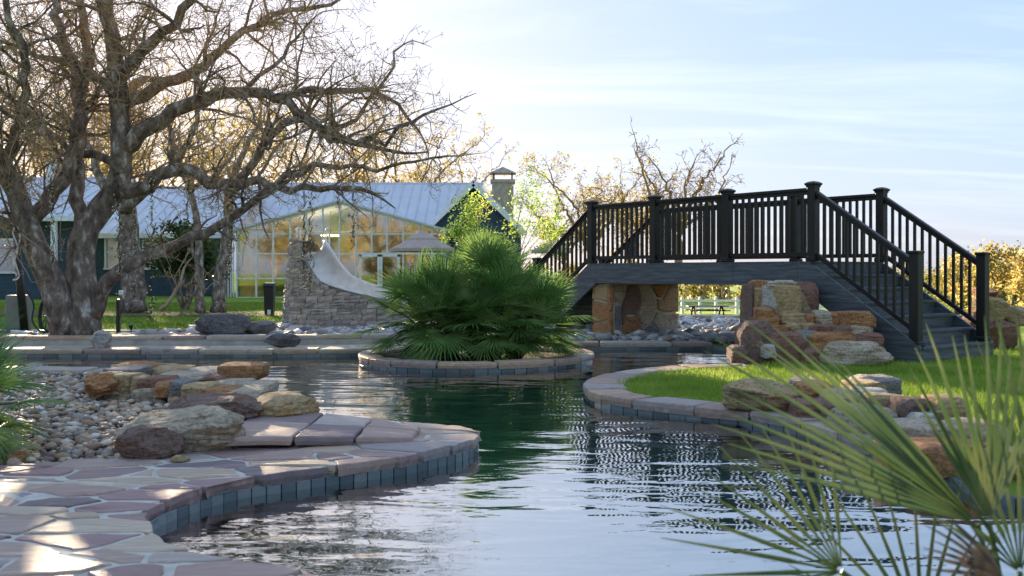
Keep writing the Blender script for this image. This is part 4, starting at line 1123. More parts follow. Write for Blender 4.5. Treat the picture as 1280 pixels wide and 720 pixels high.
# ------------------------------------------------------------------ trees
class Tree:
    def __init__(self, seed):
        self.r = random.Random(seed); self.wood = MB(); self.twig = MB(); self.tips = []; self.rmin = .0035; self.more = 1.0
    def rv(self):
        r = self.r; return Vector((r.gauss(0, 1), r.gauss(0, 1), r.gauss(0, 1)))
    def limb(self, pts, r0, r1, sides=9, kids=10, klen=(1.2, 2.4), levels=3, start=.25, up=.12, dense=1.25, wig=.03):
        pts = catmull(pts, .22)
        n = len(pts)
        for i in range(1, n - 1): pts[i] = pts[i] + self.rv() * wig
        rad = [r0 + (r1 - r0) * (i / (n - 1)) ** .85 for i in range(n)]
        rad = [a * (1 + .1 * noise.noise(p * 3)) for a, p in zip(rad, pts)]
        self.wood.tube(pts, rad, sides)
        for _ in range(int(kids * self.more)):
            f = self.r.uniform(start, 1.0); i = min(n - 2, int(f * (n - 1)))
            t = (pts[i + 1] - pts[i]).normalized()
            q = self.rv(); q -= t * q.dot(t) * .7; q.normalize()
            d = (t * self.r.uniform(.25, .8) + q + Vector((0, 0, up))).normalized()
            self.branch(pts[i], d, self.r.uniform(*klen) * (1 - .35 * f), min(rad[i] * .5, .028), levels, dense)
        self.branch(pts[-1], (pts[-1] - pts[-2]).normalized(), klen[0], r1, levels, dense)
    def branch(self, p, d, L, r, lev, dense):
        n = max(3, int(L / (.16 if lev > 1 else .11)))
        pts = [p]; st = L / n; sway = .2 if lev > 1 else .3
        for i in range(n):
            d = (d + self.rv() * sway + Vector((0, 0, .025))).normalized()
            pts.append(pts[-1] + d * st)
        rad = [max(self.rmin, r * (1 - .72 * i / n)) for i in range(n + 1)]
        (self.wood if r > .02 else self.twig).tube(pts, rad, 5 if r > .02 else 3, cap=False)
        if lev <= 0:
            self.tips.append((pts[-1], d)); return
        k = max(1, int(round((L / .2 if lev > 1 else L / .12) * dense * self.r.uniform(.7, 1.2))))
        for _ in range(k):
            i = self.r.randint(1, n); t = d if i >= n else (pts[i + 1] - pts[i]).normalized() if i + 1 <= n else d
            q = self.rv(); q -= t * q.dot(t); q.normalize()
            dd = (t * self.r.uniform(.3, .9) + q * .9).normalized()
            self.branch(pts[min(i, n)], dd, L * self.r.uniform(.3, .6) * (1 if lev > 1 else .8), rad[min(i, n)] * .62, lev - 1, dense)
    def leaves(self, frac, size, clump=2, spread=.04):
        vs = []; fs = []
        for p, d in self.tips:
            if self.r.random() > frac: continue
            for _ in range(clump):
                c = p + self.rv() * spread; a = self.rv().normalized() * size * self.r.uniform(.5, 1.1); b = a.cross(self.rv()).normalized() * size * .5
                k = len(vs); vs += [c - a, c + b, c + a, c - b]; fs.append((k, k + 1, k + 2, k + 3))
        m = MB(); m.v = [tuple(v) for v in vs]; m.f = fs; return m
    def finish(self, name, label, base, bark='bark', twig='twig', leaf=None, group=None, leaf_args=None):
        root = thing(name, label, 'tree', base, group)
        self.wood.build('trunk', MAT[bark], root, smooth=True)
        c = self.twig.build('crown', MAT[twig], root)
        if leaf:
            l = self.leaves(*leaf_args)
            if l.v: l.build('leaves', MAT[leaf], root)
        return root
def px(pts, d0, dd=0.0):
    """photo points at distances drifting from d0 by dd along the limb"""
    k = len(pts) - 1
    return [P(x, y, d0 + dd * i / k) for i, (x, y) in enumerate(pts)]

T = Tree(3); T.more = 1.35
T.limb(px([(84, 421), (74, 385), (60, 345), (44, 305), (28, 262), (12, 220), (-15, 175), (-45, 120)], 15.1, -.8), .24, .09, 12, 14, (1.0, 2.2), 3, .45, wig=.012)
T.limb(px([(106, 421), (104, 385), (101, 340), (104, 300), (118, 272), (140, 246), (150, 215), (151, 170), (148, 120), (143, 70), (134, 20), (120, -40)], 15.1, .5), .25, .09, 12, 16, (1.0, 2.4), 3, .4, wig=.012)
T.limb(px([(117, 395), (135, 352), (165, 331), (205, 312), (240, 297), (272, 284), (305, 262), (335, 240)], 15.1, -.6), .13, .05, 9, 8, (.6, 1.3), 3, .35, wig=.015)
T.limb(px([(150, 185), (185, 160), (222, 140), (260, 124), (300, 117), (345, 122), (375, 140), (410, 170), (460, 182)], 15.4, -.8), .14, .04, 9, 18, (.9, 1.9), 3, .2)
T.limb(px([(149, 135), (180, 118), (220, 98), (252, 83), (275, 62), (305, 40), (350, 18), (400, 8)], 15.5, .9), .11, .035, 8, 18, (.9, 2.0), 3, .2)
T.limb(px([(147, 100), (165, 76), (190, 48), (215, 28), (240, -5), (260, -40)], 15.5, -1), .11, .05, 8, 12, (.9, 1.9), 3, .2)
T.limb(px([(155, 240), (195, 224), (235, 214), (275, 231), (320, 226), (350, 238), (400, 232), (450, 236)], 15.2, -.9), .12, .035, 8, 15, (.6, 1.3), 3, .2, up=.0)
T.limb(px([(295, 228), (318, 196), (345, 158), (375, 152), (425, 170), (480, 174), (515, 150), (548, 136)], 14.9, -.5), .075, .02, 7, 16, (.6, 1.3), 3, .2)
T.limb(px([(345, 122), (385, 112), (430, 113), (478, 114), (500, 130), (525, 165)], 15.0, .3), .07, .02, 7, 14, (.7, 1.4), 3, .15)
T.limb(px([(330, 240), (375, 215), (420, 205), (470, 212), (520, 200), (560, 195)], 14.6, -.5), .055, .015, 7, 13, (.6, 1.2), 3, .15, up=0)
T.limb(px([(400, 170), (440, 150), (470, 115), (490, 80), (505, 55)], 14.8, .5), .045, .015, 6, 10, (.6, 1.1), 3, .15)
T.limb(px([(300, 117), (325, 95), (352, 70), (370, 45), (395, 20)], 15.2, .8), .05, .015, 6, 10, (.7, 1.3), 3, .15)
T.limb(px([(36, 280), (62, 240), (88, 200), (100, 150), (92, 95), (75, 35), (60, -20)], 15.0, 1.0), .13, .06, 9, 14, (1.0, 2.2), 3, .25)
T.limb(px([(8, 210), (22, 150), (32, 100), (20, 40), (0, -20)], 14.7, -1.0), .09, .04, 8, 12, (1.0, 2.0), 3, .15)
T.limb(px([(45, 300), (20, 285), (-10, 270), (-50, 262)], 15.0, -.6), .12, .06, 8, 7, (.8, 1.6), 3, .2)
T.limb(px([(103, 300), (98, 250), (95, 195), (98, 140), (110, 90), (106, 40), (95, -20)], 15.2, 1.2), .12, .06, 9, 12, (.9, 2.0), 3, .35)
T.limb(px([(148, 120), (120, 95), (85, 75), (45, 70), (0, 60)], 15.3, 1.3), .08, .03, 7, 12, (.9, 1.8), 3, .15)
T.limb(px([(150, 215), (120, 195), (85, 185), (50, 150), (10, 130)], 15.2, 1.6), .08, .03, 7, 12, (.9, 1.7), 3, .15)
T.finish('oak_tree', 'big bare live oak with two leaning trunks behind the low far wall', (-6.6, 15.1, -0.1), leaf='bud', leaf_args=(.35, .022, 1, .02))

T = Tree(5); T.more = 1.5
T.limb(px([(168, 391), (166, 345), (162, 305), (158, 262), (152, 220), (150, 160), (165, 110)], 26.5, .8), .36, .14, 12, 10, (1.4, 2.6), 3, .55, dense=.65, wig=.015)
T.limb(px([(158, 262), (180, 240), (215, 205), (240, 170), (250, 120)], 26.6, -1), .16, .05, 8, 9, (1.4, 2.6), 3, .25, dense=.65)
T.limb(px([(156, 262), (130, 230), (110, 180), (90, 120)], 26.6, 1), .16, .05, 8, 9, (1.4, 2.6), 3, .25, dense=.65)
T.finish('oak_tree', 'thick dark oak trunk standing on the lawn beyond the front oak', (-10.1, 26.5, -0.1), leaf='bud', leaf_args=(.3, .03, 1, .03))
for i, (pts, r0, lb) in enumerate((
    ([(250, 391), (249, 340), (247, 285), (238, 240), (222, 200), (212, 160)], .14, 'slender straight trunked oak, the thinner of the close pair on the lawn'),
    ([(272, 391), (276, 345), (284, 295), (286, 245), (300, 200), (318, 165)], .21, 'leaning grey trunked oak, the thicker of the close pair on the lawn'))):
    T = Tree(20 + i)
    T.limb(px(pts, 26.3 + i * .3, .5), r0, .06, 9, 12, (1.0, 2.2), 3, .5, dense=.6, wig=.012)
    T.limb([p + Vector((0, 0, 0)) for p in px([pts[3], (pts[3][0] + 35, pts[3][1] - 25), (pts[3][0] + 60, pts[3][1] - 60)], 26.5, -.7)], .07, .03, 7, 8, (1.0, 2.0), 3, .2, dense=.6)
    T.finish('oak_tree', lb, P(pts[0][0], 391, 26.4), leaf='bud', leaf_args=(.3, .03, 1, .03))
T = Tree(31)   # small crooked dead limb and evergreen behind
T.limb(px([(200, 388), (215, 370), (228, 345), (230, 335)], 25.6, .2), .06, .03, 7, 3, (.4, .8), 2, .5, dense=.6)
T.finish('dead_snag', 'small crooked bare snag leaning on the lawn between the oaks', P(200, 390, 25.6), bark='twig')

def leaf_cloud(m, c, rad, n, size, r, clumps=14):
    cs = []
    for _ in range(clumps):
        d = Vector((r.gauss(0, 1), r.gauss(0, 1), r.gauss(0, 1))).normalized() * r.uniform(.35, 1)
        cs.append((Vector((c[0] + d.x * rad[0], c[1] + d.y * rad[1], c[2] + d.z * rad[2])), r.uniform(.22, .45)))
    for _ in range(n):
        cc, k = cs[r.randrange(clumps)]
        p = cc + Vector((r.gauss(0, .5) * rad[0] * k, r.gauss(0, .5) * rad[1] * k, r.gauss(0, .5) * rad[2] * k))
        a = Vector((r.gauss(0, 1), r.gauss(0, 1), r.gauss(0, .6))).normalized() * size * r.uniform(.6, 1.2)
        b = a.cross(Vector((r.gauss(0, 1), r.gauss(0, 1), r.gauss(0, 1)))).normalized() * size * .55
        k0 = len(m.v); m.v += [tuple(p - a), tuple(p + b), tuple(p + a), tuple(p - b)]; m.f.append((k0, k0 + 1, k0 + 2, k0 + 3))
def leafy(name, label, base, h, crown, n, size, leaf, seed, bark='bark', group=None, stems=3, cat='tree', clumps=14, thick=.018):
    """tree or shrub with limbs reaching into a leafy crown; crown = list of (centre, radii)"""
    r = random.Random(seed); root = thing(name, label, cat, base, group); b = Vector(base)
    w = MB()
    for c, rad in crown:
        c = Vector(c)
        for _ in range(stems):
            tip = c + Vector((r.uniform(-.7, .7) * rad[0], r.uniform(-.7, .7) * rad[1], r.uniform(-.1, .75) * rad[2]))
            midp = b.lerp(tip, .5) + Vector((r.uniform(-.2, .2), r.uniform(-.2, .2), .25)) * rad[0]
            pts = catmull([b - Vector((0, 0, .1)), midp, tip], max(.2, h * .08))
            w.tube(pts, [h * thick * (1 - .8 * i / len(pts)) for i in range(len(pts))], 6)
    w.build('trunk', MAT[bark], root, smooth=True)
    m = MB()
    for c, rad in crown: leaf_cloud(m, c, rad, n // len(crown), size, r, clumps)
    m.build('crown', MAT[leaf], root)
    return root
e = 30.0
leafy('evergreen_shrub', 'dark evergreen small tree against the blue house wall', (P(232, 378, e).x, e, -.15), 2.6, [(P(215, 305, e), (1.0, .8, .7)), (P(250, 318, e), (.9, .8, .8)), (P(235, 335, e), (1.1, .7, .5))], 5200, .07, 'ever_leaf', 3)
e = 40
leafy('leafy_tree', 'fresh yellow green young tree beside the chimney', (P(630, 345, e).x, e, -.4), 5.2, [(P(590, 268, e), (.9, .9, 1.0)), (P(668, 250, e), (1.0, .9, 1.6)), (P(630, 296, e), (2.2, 1.0, .8)), (P(690, 292, e), (.8, .8, .9)), (P(575, 295, e), (.7, .7, .8))], 5000, .06, 'spring_leaf', 9, stems=3, clumps=18, thick=.006)
def bare(name, label, bx, by, d, top, seed, spread=1.0, gold='backlit_twig', leaf='gold_leaf', frac=.6, lsize=.06, r0=.22, group=None, kids=9, dense=.55, limbs=6, lev=3, clump=2):
    """bare winter tree far off: trunk foot at photo point (bx, by), crown up to row top"""
    T = Tree(seed); T.rmin = .009; b = P(bx, by, d); H = (by - top) * d / F
    r = random.Random(seed + 100)
    fork = b + Vector((r.uniform(-.3, .3), 0, H * .32))
    T.limb([b, b.lerp(fork, .5) + Vector((r.uniform(-.1, .1), 0, 0)), fork], r0, r0 * .7, 8, 1, (H * .1, H * .15), 1, .8, dense=.4)
    for k in range(limbs):
        a = 2 * math.pi * k / limbs + r.uniform(-.4, .4); sp = H * .42 * spread * r.uniform(.6, 1.1)
        tip = fork + Vector((math.cos(a) * sp, math.sin(a) * sp * .7, H * r.uniform(.4, .66)))
        mid = fork.lerp(tip, .5) + Vector((r.uniform(-.1, .1) * H, 0, r.uniform(-.03, .08) * H))
        T.limb([fork, mid, tip], r0 * .55, r0 * .12, 6, kids, (H * .14, H * .26), lev, .2, dense=dense * 1.6 / max(1, H * .14), wig=.06)
    return T.finish(name, label, b, bark=gold, twig=gold, leaf=leaf, leaf_args=(frac, lsize, clump, .12), group=group)
bare('bare_oak', 'bare golden lit oak rising behind the middle of the footbridge', 845, 352, 42, 168, 51, 1.0, r0=.2, kids=9, frac=.35, lsize=.05)
for i, (bx, top, d, lb) in enumerate(((742, 205, 56, 'hazy golden thicket tree behind the left bridge stairs'), (705, 238, 62, 'low golden tree between the chimney and the bridge'), (790, 215, 60, 'rounded golden tree behind the left bridge bay'))):
    bare('bare_tree', lb, bx, 365, d, top, 60 + i, 1.1, frac=.9, lsize=.09, kids=7, limbs=6, clump=3)
for i, (bx, top, d) in enumerate(((-30, 60, 74), (45, 100, 78), (130, 110, 72), (215, 110, 76), (300, 120, 72), (380, 130, 78), (455, 140, 74), (520, 160, 76), (560, 185, 80), (95, 60, 84), (255, 90, 84))):
    bare('bare_tree', 'tall bare golden tree standing behind the house roof', bx, 372, d, top, 70 + i, .9, frac=.8, lsize=.13, r0=.3, kids=7, limbs=6, group='golden trees behind the house', clump=3)

for i, (x, y, h) in enumerate(((-44, -50, 13), (-38, -56, 12), (-33, -49, 11), (-28, -55, 13), (-23, -48, 12), (-18, -54, 11), (-13, -47, 12.5), (-8, -54, 11), (-2, -52, 12), (5, -50, 10))):  # trees added behind the camera so the hall glass has foliage to reflect
    leafy('leafy_tree', 'golden sunlit tree added behind the camera, seen only as a reflection in the hall glass', (x, y, -.05), h, [((x, y, h * .66), (2.6, 2.4, h * .26)), ((x + 1.4, y, h * .45), (2.4, 2.0, h * .22)), ((x - 1.3, y, h * .42), (2.2, 2.0, h * .2))], 2600, .2, 'gold_leaf' if i % 3 else 'spring_leaf', 150 + i, group='trees mirrored in the hall glass', thick=.012)

# ------------------------------------------------------------------ house with glazed hall
HD = 52.0
def hx(p, d=HD): return (p - 640) * d / F
def hz(p, d=HD): return HC + (HY - p) * d / F
GZ = -0.3
house = thing('house', 'long dark blue house with pale metal roof and white framed gabled glass hall', 'house', (-12, HD + 4, GZ))
def hbox(name, x0, x1, y0, y1, z0, z1, mat, parent=None):
    m = MB(); m.box(((x0 + x1) / 2, (y0 + y1) / 2, (z0 + z1) / 2), (x1 - x0, y1 - y0, z1 - z0)); return m.build(name, MAT[mat], parent or house)
xl, xr, xp = hx(296), hx(556), hx(425)
ze, zpk = hz(289), hz(254)
def ztop(x): return ze + (zpk - ze) * (1 - abs(x - xp) / (xp - xl)) if x < xp else zpk - (zpk - ze) * (x - xp) / (xr - xp)
vx = [hx(p) for p in (296, 320.5, 341.5, 362.5, 383, 403.5, 424.5, 445, 464.7, 484, 504, 524, 540, 556)]
hzs = [hz(p) for p in (372, 348, 317, 292.5)]
# panes: one piece of glass for each opening
for i in range(len(vx) - 1):
    x0, x1 = vx[i] + .03, vx[i + 1] - .03
    for j in range(4):
        z0 = hzs[j] + .03
        za, zb = (hzs[j + 1] - .03,) * 2 if j < 3 else (ztop(x0) - .05, ztop(x1) - .05)
        za, zb = min(za, ztop(x0) - .05), min(zb, ztop(x1) - .05)
        if max(za, zb) < z0 + .08: continue
        if j < 2 and 447 < (vx[i] / HD * F + 640) < 499: continue
        za, zb = max(za, z0 + .005), max(zb, z0 + .005)
        m = MB(); m.add([(x0, HD, z0), (x1, HD, z0), (x1, HD, zb), (x0, HD, za)], [(0, 1, 2, 3)]); m.build('pane', MAT['glass'], house)
for i, x in enumerate(vx):
    inner = 447 < (x / HD * F + 640) < 499
    hbox('mullion', x - .04, x + .04, HD - .06, HD + .06, hzs[2] if inner else GZ, ztop(x) - .02, 'trim')
segs = [(vx[0], vx[-1])]
for j, z in enumerate(hzs):
    spans = [(vx[0], hx(448)), (hx(501), vx[-1])] if j < 2 else [(vx[0], vx[-1])]
    for a, b in spans: hbox('transom', a, b, HD - .045, HD + .045, z - .035, z + .035, 'trim')
for a, b in (((xl - .15, ztop(xl) - .0), (xp, zpk)), ((xp, zpk), (xr + .15, ztop(xr)))):
    m = MB(); m.bar((a[0], HD - .02, a[1]), (b[0], HD - .02, b[1]), .16, .14); m.build('rake_trim', MAT['trim'], house)
# double door
dx0, dxm, dx1, dzt = hx(449), hx(475), hx(500), hz(317) - .04
for a, b, hs in ((dx0, dxm, 1), (dxm, dx1, -1)):
    m = MB()
    for c, s in ((((a + b) / 2, HD - .03, dzt - .06), (b - a - .02, .08, .12)), (((a + b) / 2, HD - .03, GZ + .14), (b - a - .02, .08, .24)), ((a + .07, HD - .03, (dzt + GZ) / 2), (.12, .08, dzt - GZ - .02)), ((b - .07, HD - .03, (dzt + GZ) / 2), (.12, .08, dzt - GZ - .02))): m.box(c, s)
    dr = m.build('door', MAT['white'], house)
    m = MB(); m.add([(a + .13, HD - .02, GZ + .25), (b - .13, HD - .02, GZ + .25), (b - .13, HD - .02, dzt - .12), (a + .13, HD - .02, dzt - .12)], [(0, 1, 2, 3)]); m.build('pane', MAT['glass'], dr)
    hxp = b - .07 if hs > 0 else a + .07
    m = MB(); m.tube([Vector((hxp, HD - .12, .7)), Vector((hxp, HD - .12, 1.2))], .02, 6); m.build('handle', MAT['steel'], dr)
# hall interior
hbox('hall_floor', xl, xr, HD + .1, HD + 8, GZ - .02, GZ + .02, 'floor_in')
hbox('hall_back_wall', xl, xr, HD + 8, HD + 8.15, GZ, ze + .3, 'interior')
hbox('dark_lower_band', xl + .05, xr - .05, HD + 7.9, HD + 7.98, GZ, GZ + 1.9, 'floor_in')  # dark band added to make the lower panes look dark
for k in range(6): hbox('dark_furniture', xl + .8 + k * 1.7, xl + 1.9 + k * 1.7, HD + 4.5, HD + 5.2, GZ + .03, GZ + rng.uniform(.8, 1.9), 'floor_in' if k % 2 else 'plastic_dark')  # dark furniture blocks added to deepen the tone behind the lower panes
hbox('hall_side_wall', xr, xr + .1, HD + .1, HD + 8, GZ, ze, 'interior')
hbox('hall_side_wall', xl - .05, xl, HD + .6, HD + 8, GZ, ze, 'interior')
for s in (-1, 1):
    x0 = xl - .3 if s < 0 else xr + .3
    z0 = ztop(xl) - .04
    m = MB(); n_ = Vector((0, 0, .1))
    q = [Vector((xp, HD - .25, zpk + .08)), Vector((x0, HD - .25, z0)), Vector((x0, HD + 8.2, z0)), Vector((xp, HD + 8.2, zpk + .08))]
    m.hexa(q + [p + n_ for p in q]); m.build('hall_roof', MAT['roof'], house, fix=True)
# angled side light left of the hall
a, b = Vector((xl - .05, HD + .1, 0)), Vector((xl - .85, HD + .9, 0))
for k in range(5):
    p = a.lerp(b, k / 4); m = MB(); m.box((p.x, p.y, (GZ + ze - .1) / 2), (.06, .06, ze - .1 - GZ)); m.build('mullion', MAT['trim'], house)
    if k < 4:
        q = a.lerp(b, (k + 1) / 4); m = MB(); m.add([(p.x, p.y, GZ), (q.x, q.y, GZ), (q.x, q.y, ze - .1), (p.x, p.y, ze - .1)], [(0, 1, 2, 3)]); m.build('pane', MAT['glass'], house)
# blue wings: siding boards one by one
def siding(x0, x1, y, z0, z1, step=.2, holes=()):
    m = MB(); m.box(((x0 + x1) / 2, y + .1, (z0 + z1) / 2), (x1 - x0, .1, z1 - z0)); w = m.build('wall', MAT['siding'], house)
    z = z0
    while z < z1 - .02:
        zt_ = min(z + step, z1)
        sp = [(x0, x1)]
        for (a, b, c, d) in holes:
            if c < zt_ and d > z: sp = [t for s0, s1 in sp for t in ((s0, min(s1, a)), (max(s0, b), s1)) if t[1] > t[0] + .01]
        for s0, s1 in sp:
            m = MB(); m.add([(s0, y + .02, z), (s1, y + .02, z), (s1, y + .045, zt_ + .005), (s0, y + .045, zt_ + .005), (s0, y + .05, z), (s1, y + .05, z)], [(0, 1, 2, 3), (0, 4, 5, 1)])
            m.build('siding_board', MAT['siding'], w)
        z += step
    return w
def window(x0, x1, y, z0, z1, nx=1, nz=2):
    m = MB(); t = .1
    for c, s in ((((x0 + x1) / 2, y, z1 - t / 2), (x1 - x0, .14, t)), (((x0 + x1) / 2, y, z0 + t / 2), (x1 - x0 + .1, .18, t)), ((x0 + t / 2, y, (z0 + z1) / 2), (t, .14, z1 - z0 - 2 * t)), ((x1 - t / 2, y, (z0 + z1) / 2), (t, .14, z1 - z0 - 2 * t)), (((x0 + x1) / 2, y, (z0 + z1) / 2), (x1 - x0 - 2 * t, .06, .05))): m.box(c, s)
    w = m.build('window', MAT['trim'], house)
    m = MB(); m.add([(x0 + t, y + .03, z0 + t), (x1 - t, y + .03, z0 + t), (x1 - t, y + .03, z1 - t), (x0 + t, y + .03, z1 - t)], [(0, 1, 2, 3)]); m.build('pane', MAT['glass'], w)
    m = MB(); m.box(((x0 + x1) / 2, y + .055, (z0 + z1) / 2), (x1 - x0 - .1, .01, z1 - z0 - .1)); m.build('blind', MAT['plastic_dark'], w)
wy = 55.0
wins = [(hx(131, wy), hx(153, wy), hz(337, wy), hz(294, wy)), (hx(178, wy), hx(196, wy), hz(337, wy), hz(300, wy))]
siding(hx(95, wy), hx(287, wy), wy, GZ, hz(294, wy), holes=wins)
for w in wins: window(w[0], w[1], wy, w[2], w[3])
hbox('eave_trim', hx(93, wy), hx(289, wy), wy - .45, wy - .38, hz(298, wy), hz(292, wy), 'trim')
# standing seam roof of the blue wing and the hall's main roof
def seam_roof(x0, x1, y0, z0, y1, z1, name, step=.6):
    m = MB(); q = [Vector((x0, y0, z0)), Vector((x1, y0, z0)), Vector((x1, y1, z1)), Vector((x0, y1, z1))]
    n_ = Vector((0, -(z1 - z0), y1 - y0)).normalized() * .08
    m.hexa(q + [p + n_ for p in q]); r_ = m.build(name, MAT['roof'], house, fix=True)
    x = x0 + .3
    while x < x1:
        m = MB(); m.bar(Vector((x, y0, z0)) + n_ * 1.3, Vector((x, y1, z1)) + n_ * 1.3, .035, .06); m.build('seam', MAT['roof'], r_)
        x += step
    m = MB(); m.tube([Vector((x0, y1, z1)) + n_, Vector((x1, y1, z1)) + n_], .09, 6); m.build('ridge_cap', MAT['roof'], r_)
    return r_
seam_roof(hx(90, wy), hx(292, wy), wy - .4, hz(296, wy), 62, hz(236, 62), 'roof')
seam_roof(hx(290, 58), hx(600, 58), 58, hz(291, 58), 65, hz(231, 65), 'roof')
hbox('rear_wall', hx(0, 60), hx(640, 60), 66, 66.2, GZ, 5.2, 'siding')
# left wing, nearer, with porch column and tall slatted bay
ly = 47.0
lw = [(hx(-6, ly), hx(22, ly), hz(342, ly), hz(298, ly))]
siding(hx(-120, ly), hx(104, ly), ly, GZ, hz(274, ly), holes=lw)
window(lw[0][0], lw[0][1], ly, lw[0][2], lw[0][3])
seam_roof(hx(-130, ly), hx(108, ly), ly - 1.2, hz(272, ly - 1.2), 53, hz(225, 53), 'roof')
hbox('gutter', hx(-130, ly), hx(108, ly), ly - 1.36, ly - 1.22, hz(278, ly), hz(272, ly), 'trim')
for pxx in (81, -40):
    hbox('porch_column', hx(pxx - 3, ly), hx(pxx + 3, ly), ly - 1.2, ly - 1.0, GZ, hz(277, ly), 'white')
hbox('dormer', hx(58, 52), hx(90, 52), 52, 53.5, hz(262, 52), hz(200, 52), 'trim')
for k in range(8):
    z = hz(246, 51.9) + k * .2
    hbox('slat', hx(66, 51.9), hx(87, 51.9), 51.86, 51.96, z, z + .09, 'canvas')
# gable wing at the right with white rake boards
gy = 54.0
ga, gb, gc = Vector((hx(528, gy), gy, hz(292, gy))), Vector((hx(592, gy), gy, hz(230, gy))), Vector((hx(656, gy), gy, hz(292, gy)))
m = MB(); m.prism([Vector((ga.x + .2, gy, GZ)), Vector((gc.x - .2, gy, GZ)), Vector((gc.x - .2, gy, gc.z - .1)), Vector((gb.x, gy, gb.z - .15)), Vector((ga.x + .2, gy, ga.z - .1))], (0, 1, 0)); m.build('gable_wall', MAT['siding'], house, fix=True)
for a, b in ((ga, gb), (gb, gc)):
    m = MB(); m.bar(a + Vector((0, -.35, 0)), b + Vector((0, -.35, 0)), .08, .3); m.build('rake_board', MAT['white'], house)
    m = MB(); u_ = Vector((0, 9, 0)); t_ = Vector((0, 0, .14)); q = [a + Vector((0, -.3, 0)), b + Vector((0, -.3, 0)), b + u_, a + u_]
    m.hexa([p + t_ for p in q] + [p + t_ * 1.6 for p in q]); m.build('roof', MAT['roof'], house, fix=True)
# chandelier, lit
ch = thing('chandelier', 'lit warm chandelier hanging inside the glass hall', 'chandelier', (hx(413, 55), 55, hz(270, 55)))
cz = hz(296, 55); cx = hx(413, 55)
m = MB(); m.tube([Vector((cx, 55, cz)), Vector((cx, 55, hz(262, 55)))], .015, 5); m.build('chain', MAT['metal'], ch)
m = MB(); m.tube([Vector((cx + .45 * math.cos(a), 55 + .45 * math.sin(a), cz)) for a in [i * math.pi / 8 for i in range(17)]], .025, 5); m.build('ring', MAT['metal'], ch)
em, en, el_, eb = newmat('lamp_glow'); eb.inputs['Emission Color'].default_value = (1, .72, .32, 1); eb.inputs['Emission Strength'].default_value = 5; MAT['glow'] = em
bs = bmesh.new(); bmesh.ops.create_uvsphere(bs, u_segments=8, v_segments=6, radius=.07); bulb_me = bpy.data.meshes.new('lamp'); bs.to_mesh(bulb_me); bs.free(); bulb_me.materials.append(em)
for k in range(8):
    a = k * math.pi / 4; link_mesh('lamp', bulb_me, None, ch, (cx + .45 * math.cos(a), 55 + .45 * math.sin(a), cz + .09))
pl_d = bpy.data.lights.new('chandelier_light', 'POINT'); pl_d.energy = 60; pl_d.color = (1, .74, .42); pl_d.shadow_soft_size = .5
pl_o = bpy.data.objects.new('chandelier_light', pl_d); COL.objects.link(pl_o); pl_o.location = (cx, 55, cz - .15)
# chimney stands behind the young tree
cy = 56
chm = thing('chimney', 'tall stone chimney with peaked metal cap above the gable roof', 'chimney', (hx(628, cy), cy, GZ))
hbox('stack', hx(615, cy), hx(642, cy), cy, cy + 1.2, GZ, hz(226, cy), 'chimney', chm)
hbox('crown', hx(613, cy), hx(644, cy), cy - .08, cy + 1.28, hz(228, cy), hz(224, cy), 'chimney', chm)
for xx in (617, 640):
    for yy in (.05, 1.05): hbox('cap_post', hx(xx - 1, cy), hx(xx + 1, cy), cy + yy, cy + yy + .1, hz(224, cy), hz(216, cy), 'metal', chm)
m = MB(); q = [Vector((hx(612, cy), cy - .1, hz(216, cy))), Vector((hx(645, cy), cy - .1, hz(216, cy))), Vector((hx(645, cy), cy + 1.3, hz(216, cy))), Vector((hx(612, cy), cy + 1.3, hz(216, cy))), Vector((hx(628.5, cy), cy + .6, hz(207, cy)))]
m.add(q, [(0, 1, 4), (1, 2, 4), (2, 3, 4), (3, 0, 4), (3, 2, 1, 0)]); m.build('cap', MAT['chimney'], chm)

# ------------------------------------------------------------------ slide
slide = thing('pool_slide', 'cream water slide curling down a curved ledgestone tower', 'slide', (-3.6, 19.2, -0.05))
cpath = catmull([Vector(p) for p in ((-4.15, 20.5, 1.4), (-4.13, 20.2, 1.38), (-4.0, 19.9, 1.25), (-3.78, 19.6, .98), (-3.5, 19.32, .74), (-3.1, 19.1, .58), (-2.6, 18.98, .45), (-2.0, 18.95, .34), (-1.5, 18.95, .26))], .06)
def loft(prof, path, name, mat, parent, closed=True):
    m = MB(); k = len(prof); n = len(path)
    for i in range(n):
        t = (path[min(i + 1, n - 1)] - path[max(i - 1, 0)]); t.normalize()
        s = t.cross(Vector((0, 0, 1))).normalized(); u_ = s.cross(t)
        for a, b in prof: p = path[i] + s * a + u_ * b; m.v.append(tuple(p))
    for i in range(n - 1):
        for j in range(k if closed else k - 1):
            j2 = (j + 1) % k; m.f.append((i * k + j, i * k + j2, (i + 1) * k + j2, (i + 1) * k + j))
    if closed: m.f += [tuple(range(k))[::-1], tuple(range((n - 1) * k, n * k))]
    return m.build(name, mat, parent, smooth=True, fix=True)
prof = []
for a in range(0, 13):
    th = math.pi + math.pi * a / 12; prof.append((.3 * math.cos(th), .24 + .24 * math.sin(th)))
prof += [(.33, .27), (.36, .26), (.35, .22)]
for a in range(0, 13):
    th = 2 * math.pi - math.pi * a / 12; prof.append((.335 * math.cos(th), .23 + .275 * math.sin(th)))
prof += [(-.36, .26), (-.33, .27)]
prof = [(a, b * (.6 if a > 0 else 1.2)) for a, b in prof]      # low near side, tall outer wall
loft(prof, cpath, 'chute', MAT['slide'], slide)
